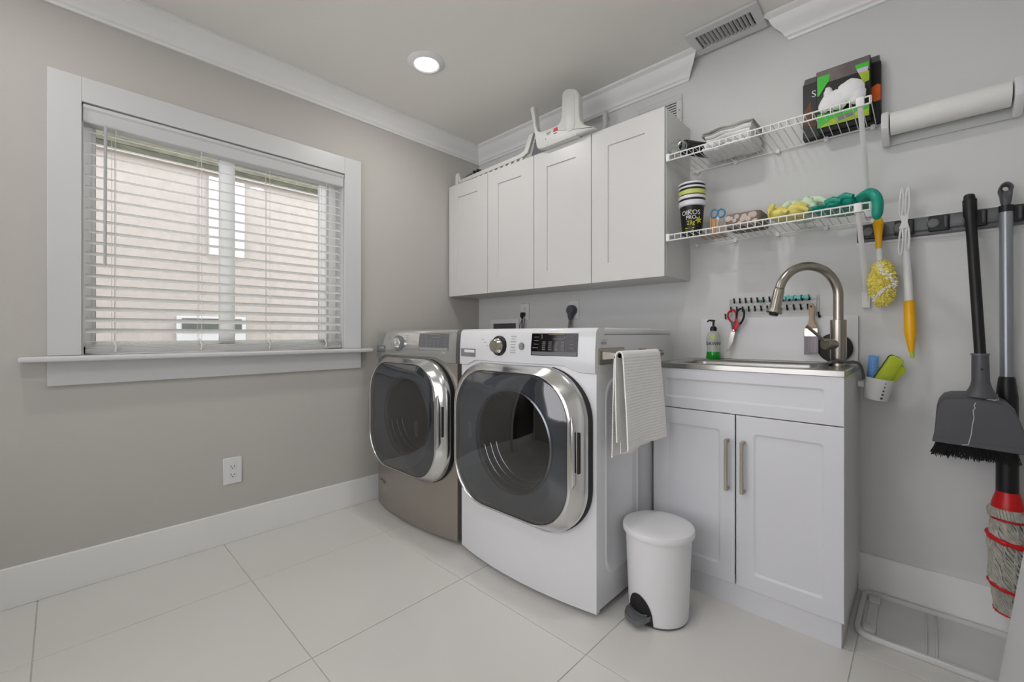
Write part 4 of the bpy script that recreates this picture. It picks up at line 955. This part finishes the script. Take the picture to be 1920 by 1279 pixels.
# duster
du = root('feather_duster', (2.42, -.07, 1.16), 'fluffy yellow duster on an amber handle clipped at the left end of the rail', 'duster')
obj('handle', G().tube([(2.414, -.060, 1.510), (2.414, -.060, 1.490), (2.415, -.063, 1.44), (2.416, -.066, 1.385)], [.011, .017, .012, .009], 16), M['amber'], du)
obj('neck', G().tube([(2.416, -.066, 1.388), (2.418, -.068, 1.34)], [.010, .012], 14), M['print_white'], du)
fc = Vector((2.427, -.078, 1.256))
g = G().ell(fc, (.036, .030, .084), 24, .05, 2, seed=41)
obj('core', g, M['fluff'], du, ang=80)
g = G(); gw = G(); rd = random.Random(9)
for k in range(900):
    a = rd.uniform(0, 2*pi); t = rd.uniform(-1, 1); rr = math.sqrt(1-t*t*.96)
    p = fc+Vector((.034*rr*cos(a), .028*rr*sin(a), .082*t)); nrm = Vector((cos(a)*rr/.034, sin(a)*rr/.028, t/.082)).normalized()
    q = p+nrm*rd.uniform(.006, .013)+Vector((rd.uniform(-.004, .004), 0, -.006))
    white = (a > pi and abs(t-.9+((a-4.2)*.6)) < .22) or (a > pi and abs(t+.45-(a-4.7)*.3) < .10)
    (gw if white else g).tube([p-nrm*.004, (p+q)/2, q], [.0042, .004, .0012], 5)
tag(obj('fibre_tuft', g, M['fluff'], du, ang=80), kind='stuff'); tag(obj('white_fibre_tuft', gw, M['fluffw'], du, ang=80), kind='stuff')
# fork handle
fk = root('duster_handle', (2.50, -.07, .96), 'white looped duster fork upside down with white shaft and amber yellow grip', 'duster')
g = G()
def loop(cx_, z0, z1, w_, lean): return [(cx_+w_*sin(R(a))*(.6+.4*abs(cos(R(a/2))))+lean*((z0+z1)/2-(z1-z0)/2*cos(R(a))-z0), -.066, (z0+z1)/2-(z1-z0)/2*cos(R(a))) for a in range(0, 361, 15)]
for (cx_, z0, z1, w_, ln) in ((2.480, 1.500, 1.610, .006, .04), (2.497, 1.500, 1.612, .006, .04), (2.478, 1.355, 1.462, .006, .05), (2.498, 1.372, 1.462, .006, .02)):
    g.tube(loop(cx_, z0, z1, w_, ln), .0034, 8)
g.prism([(2.474, 1.455), (2.505, 1.455), (2.500, 1.48), (2.505, 1.505), (2.476, 1.505), (2.482, 1.48)], 'y', -.070, -.062, .002, 1)
obj('fork', g, M['plastic'], fk)
obj('shaft', G().tube([(2.492, -.052, 1.468), (2.496, -.055, 1.35), (2.503, -.062, 1.178)], [.010, .0125, .0135], 16), M['plastic'], fk)
obj('grip', G().tube([(2.503, -.062, 1.180), (2.504, -.062, 1.172), (2.507, -.066, 1.06), (2.509, -.067, 1.01), (2.511, -.068, .985)], [.0145, .0165, .0185, .011, .008], 18), M['amber'], fk)
obj('grip_tip', G().tube([(2.511, -.068, .987), (2.512, -.068, .975), (2.513, -.068, .963)], [.006, .007, .005], 12), M['spongegreen'], fk)
# broom with dustpan
br = root('broom', (2.68, -.1, .62), 'black handled broom clipped to the rail', 'broom')
obj('handle', G().tube([(2.660, -.058, 1.549), (2.660, -.058, 1.545), (2.661, -.058, 1.530), (2.661, -.059, 1.528), (2.662, -.062, 1.475), (2.663, -.064, 1.46), (2.666, -.07, 1.40), (2.683, -.125, .97)], [.009, .014, .016, .0185, .018, .0145, .0145, .0145], 20), M['black'], br)
obj('broom_head', G().box(2.585, 2.755, -.165, -.125, .672, .735, .01, 2), M['dgrey'], br)
g = G(); rd = random.Random(5)
for k in range(64):
    for q in range(4):
        x = 2.578+.178*k/63; y = -.168+.045*q/3
        fl_ = (x-2.67)*.18
        g.tube([(x, y, .676), (x+fl_*.5+rd.uniform(-.002, .002), y, .650), (x+fl_+rd.uniform(-.004, .004), y+rd.uniform(-.003, .003), .628+rd.uniform(-.004, .006))], [.0018, .0015, .0009], 4)
tag(obj('bristles', g, M['bristle'], br), kind='stuff')
dp = root('dustpan', (2.68, -.16, .67), 'dark grey dustpan hood with white scuffs clipped over the broom head', 'dustpan')
FP_ = [(2.566, .682), (2.571, .713), (2.577, .790), (2.582, .812), (2.592, .826), (2.610, .833), (2.645, .836), (2.690, .833), (2.722, .826), (2.742, .814), (2.756, .796), (2.774, .738), (2.790, .672), (2.759, .672), (2.672, .677)]
def back(v):
    return v
lo = []
for y, sc_, dz in ((-.192, 1.0, 0), (-.186, 1.01, .004), (-.15, 1.0, .014), (-.118, .95, .020)):
    lo.append([(2.676+(x-2.676)*sc_, y, z+(dz if z > .78 else 0)) for x, z in FP_])
obj('pan', G().loft(lo, False, False), M['dgrey'], dp, ang=35)
obj('pan_face', G().prism(FP_, 'y', -.1925, -.188, .001, 1), M['dgrey'], dp)
obj('pan_lip', G().prism([(2.565, .681), (2.569, .700), (2.672, .694), (2.783, .690), (2.790, .672), (2.672, .677)], 'y', -.1955, -.192, .001, 1), M['dgrey'], dp)
obj('socket', G().tube([(2.681, -.146, .838), (2.682, -.145, .850), (2.682, -.142, .862), (2.683, -.136, .876), (2.683, -.130, .894), (2.682, -.127, .985)], [.044, .038, .031, .0255, .0220, .0205], 24), M['dgrey'], dp, ang=50)
obj('socket_lip', G().tube([(2.682, -.127, .981), (2.682, -.127, .987)], .0225, 24), M['mgrey'], dp)
obj('rivet', G().lathe((2.684, -.150, .935), [(.0035, .003), (.0035, -.0015), (.0001, -.002)], 'y', 12, (False, True)), M['black'], dp)
g = G()
ln_ = [(2.668, .826), (2.664, .815), (2.667, .808), (2.662, .80), (2.664, .775), (2.660, .75), (2.658, .72), (2.654, .70), (2.651, .684), (2.636, .681)]
for a, b in zip(ln_[:-1], ln_[1:]): g.tube([(a[0], -.1932 if a[1] > .7 else -.196, a[1]), (b[0], -.1932 if b[1] > .7 else -.196, b[1])], .0012, 5)
obj('scuff', g, M['dirt'], dp)
g = G(); rd = random.Random(11)
for k in range(70):
    x = rd.uniform(2.694, 2.718); y = rd.uniform(-.186, -.125); z = .8355+.27*(y+.192)-.18*max(0, x-2.70)
    g.box(x-.004, x+.004, y-.002, y+.002, z, z+.0012)
tag(obj('dust', g, M['dirt'], dp, smooth=False), kind='stuff')
# mop
mp = root('twist_mop', (2.748, -.062, .1), 'grey cotton twist mop with red collar and silver pole at the right edge', 'mop')
gz = []
nn = 28
outl = [(2.746+.0185*cos(R(a))*(1 if sin(R(a)) > 0 else .8), 1.540+.030*sin(R(a))*(1 if sin(R(a)) > 0 else 2.1)) for a in range(0, 360, 15)]
hole = [(2.745+.008*cos(R(a)), 1.548+.0095*sin(R(a))) for a in range(0, 360, 15)]
obj('hanging_grip', G().loft([[(x, -.045, z) for x, z in hole], [(x, -.072, z) for x, z in hole], [(2.745+(x-2.745)*.6+(hx_-2.745)*.4, -.077, z*.6+hz_*.4) for (x, z), (hx_, hz_) in zip(outl, hole)], [(x, -.070, z) for x, z in outl], [(x, -.048, z) for x, z in outl], [(x, -.045, z) for x, z in hole]]), M['dgrey'], mp, ang=60)
obj('collar', G().cyl((2.746, -.06, 1.49), (2.746, -.06, 1.468), .018, .017, 20), M['black'], mp)
obj('pole', G().cyl((2.746, -.060, 1.475), (2.748, -.060, .90), .0165, n=24), M['silver'], mp)
obj('socket', G().tube([(2.748, -.060, .908), (2.748, -.060, .90), (2.748, -.060, .845), (2.749, -.060, .84), (2.749, -.060, .515)], [.018, .0205, .026, .026, .027], 24), M['black'], mp, ang=40)
obj('red_collar', G().lathe((2.750, -.062, 0), [(.027, .518), (.029, .512), (.038, .478), (.040, .462), (.03, .460)], n=28), M['red'], mp)
def mr(z): # mop radius along height
    t = (.462-z)/.357; return .040+.008*sin(pi*min(1, t*1.2))-.006*abs(sin(pi*3*t))-(.010*(max(0, t-.85)/.15))
zs = [.462-.357*i/40 for i in range(41)]
g = G().lathe((2.750, -.062, 0), [(mr(z)-.007, z) for z in zs], n=24)
obj('core', g, M['mopfib'], mp, ang=70)
g = G(); rd = random.Random(2)
for k in range(64):
    a0_ = 2*pi*k/64; ph_ = rd.uniform(-.1, .1); pts_ = []
    for i in range(0, 41, 2):
        z = zs[i]; a = a0_+ph_+i*.075+.12*sin(i*.9+k); rr = mr(z)+rd.uniform(-.0025, .0015)
        pts_.append((2.750+rr*cos(a), -.062+rr*sin(a)*.95, z))
    g.tube(pts_, .0034, 5)
for k in range(40):
    a = 2*pi*k/40; g.tube([(2.75+.040*cos(a), -.062+.040*sin(a), .462), (2.75+.047*cos(a+.1), -.062+.044*sin(a+.1), .452), (2.75+.044*cos(a+.15), -.062+.043*sin(a+.15), .432)], .004, 5)
tag(obj('cotton_strands', g, M['mopfib'], mp, ang=70), kind='stuff')
for z0_, dz_, r_ in ((.430, -.012, .004), (.372, -.040, .0085), (.210, -.040, .0065), (.120, -.030, .003)):
    pts_, rs_ = [], []
    for i in range(25):
        a = R(150+i*10); z = z0_+dz_*i/24; rr = mr(z)+.002
        pts_.append((2.75+rr*cos(a), -.062+rr*sin(a)*.95, z)); rs_.append(r_*(.7+.45*abs(sin(i*.75))))
    obj('red_band', G().tube(pts_, rs_, 8), M['red'], mp, ang=70)

# ------------------------------------------------------------------ floor: bin, tray, leaning panel
bx0, by0 = 1.817, -.722
tc = root('trash_can', (bx0, by0, 0), 'small round white pedal bin on the floor in front of the sink cabinet', 'trash can')
obj('bin_body', G().lathe((bx0, by0, 0), [(.0001, .003), (.100, .003), (.106, .008), (.1075, .02), (.119, .315), (.117, .316), (.0001, .316)], n=64), M['plastic'], tc)
obj('foot_ring', G().lathe((bx0, by0, 0), [(.10, 0), (.1045, 0), (.1055, .006), (.10, .007)], n=64), M['mgrey'], tc)
obj('lid', G().lathe((bx0, by0, 0), [(.118, .308), (.1275, .310), (.1295, .314), (.1295, .328), (.127, .334), (.118, .338), (.09, .341), (.0001, .343)], n=64, caps=(False, True)), M['plastic'], tc)
pd = math.atan2(-2.283-by0, 2.543-bx0)-R(38)
dv = Vector((cos(pd), sin(pd), 0)); tv = Vector((-dv.y, dv.x, 0)); cB = Vector((bx0, by0, 0))
# arched dark recess wrapped on the cylinder
loA, loB = [], []
for i in range(25):
    t = i/24; a = pd+(t-.5)*1.02; zt_ = .012+.095*math.sqrt(max(0, 1-((t-.5)*2)**2))
    rr = .1085+.012*(zt_/.3)
    loA.append((bx0+.1085*cos(a), by0+.1085*sin(a), .008)); loB.append((bx0+(rr+.0006)*cos(a), by0+(rr+.0006)*sin(a), zt_))
obj('pedal_recess', G().loft([loA, [((a[0]+b[0])/2, (a[1]+b[1])/2, (a[2]+b[2])/2) for a, b in zip(loA, loB)], loB], closed=False), M['rubber'], tc)
P_ = []
for (rad, hw_, z) in ((.100, .046, .030), (.128, .044, .028), (.146, .034, .022), (.152, .020, .018)):
    P_.append((rad, hw_, z))
top_ = [cB+dv*p[0]+tv*p[1]+Vector((0,0,p[2]+.016)) for p in P_]+[cB+dv*p[0]-tv*p[1]+Vector((0,0,p[2]+.016)) for p in P_[::-1]]
bot_ = [v-Vector((0,0,.018)) for v in top_]
ins_ = [cB+dv*.1+(v-(cB+dv*.1))*.8+Vector((0,0,.001)) for v in top_]
obj('pedal', G().loft([bot_, top_, [v*.2+w_*.8 for v, w_ in zip(top_, ins_)]], True, True), M['mgrey'], tc, ang=30)
obj('pedal_tread', G().tube([cB+dv*r_+tv*s_+Vector((0,0,z_)) for r_, s_, z_ in ((.112, -.040, .050), (.128, -.024, .047), (.134, 0, .046), (.128, .024, .047), (.112, .040, .050))], .003, 6), M['dgrey'], tc)

fr = root('floor_tray', (2.61, -.19, 0), 'translucent plastic tray lid lying on the floor along the right baseboard', 'tray')
X0, X1, Y0, Y1 = 2.362, 2.93, -.368, -.018
def RR(i, z, r): return [(p[0], p[1], z) for p in rsq((X0+X1)/2, (Y0+Y1)/2, (X1-X0)/2-i, (Y1-Y0)/2-i, r, 6)]
obj('rim', G().loft([RR(.002, .001, .05), RR(0, .012, .05), RR(.003, .019, .048), RR(.010, .021, .045), RR(.017, .019, .04), RR(.020, .010, .04), RR(.020, .006, .04)]), M['clearpl'], fr, ang=50)
obj('plate', G().loft([RR(.018, .003, .04), RR(.018, .006, .04)], True, True), M['clearpl'], fr, ang=50)
for x in (2.55, 2.575): obj('rib', G().tube([(x, Y0+.03, .006), (x, Y0+.04, .009), (x, Y1-.04, .009), (x, Y1-.03, .006)], .0035, 8), M['clearpl'], fr)
g = G()
for y in (-.31, -.08): g.prism(rsq(2.405, y, .018, .026, .01, 4), 'z', .005, .020, .003, 2)
g.box(2.389, 2.421, -.29, -.10, .005, .010, .002, 1)
obj('latch', g, M['clearpl'], fr)

lp = root('leaning_panel', (2.70, -1.2, 0), 'white panel leaning on the right wall at the right edge of the photo', 'panel')
g = G().prism([(2.641, 0.0), (2.663, 0.0), (2.706, .34), (2.742, .65), (2.860, 1.75), (2.850, 1.76), (2.838, 1.755), (2.712, .59), (2.670, .245)], 'y', -1.75, -.765, .004, 2)
obj('board', g, M['plastic'], lp)

# ------------------------------------------------------------------ things on top of the wall cabinets
TT = ZT
st = root('storage_stand', (1.05, -.25, TT-.002), 'off-white moulded plastic stand with a tall post and slim horn on top of the cabinets', 'stand')
SO = [(.912, 2.138), (.902, 2.142), (.893, 2.155), (.884, 2.20), (.876, 2.241), (.858, 2.330), (.843, 2.392), (.845, 2.402), (.853, 2.409), (.866, 2.407), (.873, 2.398), (.874, 2.385), (.880, 2.340), (.888, 2.285), (.898, 2.253), (.913, 2.240), (.939, 2.234), (.985, 2.232), (1.035, 2.232), (1.055, 2.237), (1.068, 2.250), (1.075, 2.272), (1.077, 2.33), (1.080, 2.393), (1.086, 2.403), (1.10, 2.410), (1.125, 2.410), (1.150, 2.400), (1.176, 2.383), (1.188, 2.365), (1.192, 2.345), (1.193, 2.27), (1.195, 2.235), (1.202, 2.205), (1.22, 2.18), (1.25, 2.162), (1.285, 2.147), (1.29, 2.136)]
SO2 = [(x, z+.002) for x, z in SO]
obj('shell', G().prism(SO2, 'y', -.348, -.305, .008, 3), M['offwhite'], st, ang=50)
obj('post_flute', G().prism(rsq(1.138, 2.27, .030, .10, .028, 8), 'y', -.3505, -.345, .002, 2), M['offwhite'], st, ang=50)
obj('base_lip', G().box(.93, 1.18, -.352, -.225, TT+.001, TT+.012, .003, 2), M['offwhite'], st)
g = G()
for (x0, x1, z0, z1) in ((1.020, 1.052, 2.203, 2.213), (1.022, 1.050, 2.215, 2.222)): g.box(x0, x1, -.3495, -.347, z0, z1)
obj('red_label', g, M['print_red'], st, smooth=False)
g = G()
for (x0, x1, z0, z1) in ((.970, 1.0, 2.208, 2.213), (.972, .996, 2.200, 2.203), (1.024, 1.045, 2.190, 2.195), (.961, .966, 2.178, 2.184)): g.box(x0, x1, -.3495, -.347, z0, z1)
obj('grey_label', g, M['print_grey'], st, smooth=False)
rk = root('drying_rack', (.42, -.24, TT), 'off-white plastic rack with slotted edge lying on the left wall cabinet', 'rack')
obj('rail', G().prism([(.13, TT+.010), (.13, TT+.036), (.32, TT+.043), (.70, TT+.052), (.742, TT+.062), (.785, TT+.150), (.822, TT+.152), (.775, TT+.045), (.74, TT+.028), (.70, TT+.026)], 'y', -.292, -.270, .003, 2), M['offwhite'], rk)
obj('slope_plate', G().prism([(.775, TT+.0), (.90, TT+.0), (.90, TT+.138), (.818, TT+.144)], 'y', -.266, -.10, .002, 1), M['mgrey'], rk)
for k in range(9):
    x = .30+.05*k; obj('slot_rib', G().prism([(x, TT+.001), (x+.025, TT+.001), (x+.030, TT+.026), (x+.005, TT+.026)], 'y', -.288, -.27, .001, 1), M['offwhite'], rk)
obj('rear_rail', G().tube([(.14, -.09, TT+.012), (.76, -.09, TT+.045)], .008, 8), M['offwhite'], rk)
obj('cross_foot', G().box(.14, .16, -.275, -.085, TT+.001, TT+.022, .002, 1), M['offwhite'], rk)
cp2 = root('white_bracket', (.07, -.29, TT), 'small white plastic bracket with dark knobs at the far left on the cabinet top', 'bracket')
obj('foot', G().box(.045, .13, -.30, -.20, TT, TT+.008, .002, 1), M['offwhite'], cp2)
obj('arm', G().prism([(.075, TT+.008), (.11, TT+.008), (.105, TT+.082), (.086, TT+.086), (.078, TT+.07)], 'y', -.30, -.285, .003, 2), M['offwhite'], cp2)
obj('arm', G().prism([(.100, TT+.080), (.110, TT+.088), (.142, TT+.01), (.128, TT+.008)], 'y', -.304, -.286, .002, 1), M['offwhite'], cp2)
for x in (.225, .262):
    obj('knob', G().lathe((x, -.24, TT+.078), [(.0001, -.012), (.010, -.012), (.012, 0), (.0001, .001)], 'y', 16), M['black'], cp2)
obj('bar', G().tube([(.10, -.225, TT+.068), (.15, -.225, TT+.078), (.27, -.225, TT+.080)], .012, 10), M['mgrey'], cp2)
wf = root('metal_stand', (1.13, -.06, TT), 'white slim metal stand behind the moulded plastic stand on the cabinet top', 'stand')
g = G().prism([(1.187, TT), (1.187, 2.374), (.70, 2.374), (.70, TT), (.72, TT), (.72, 2.356), (1.165, 2.356), (1.165, TT)], 'y', -.062, -.045)
obj('frame', g, M['trim'], wf)

for o in bpy.data.objects:
    if '_o' in o.keys(): del o['_o']
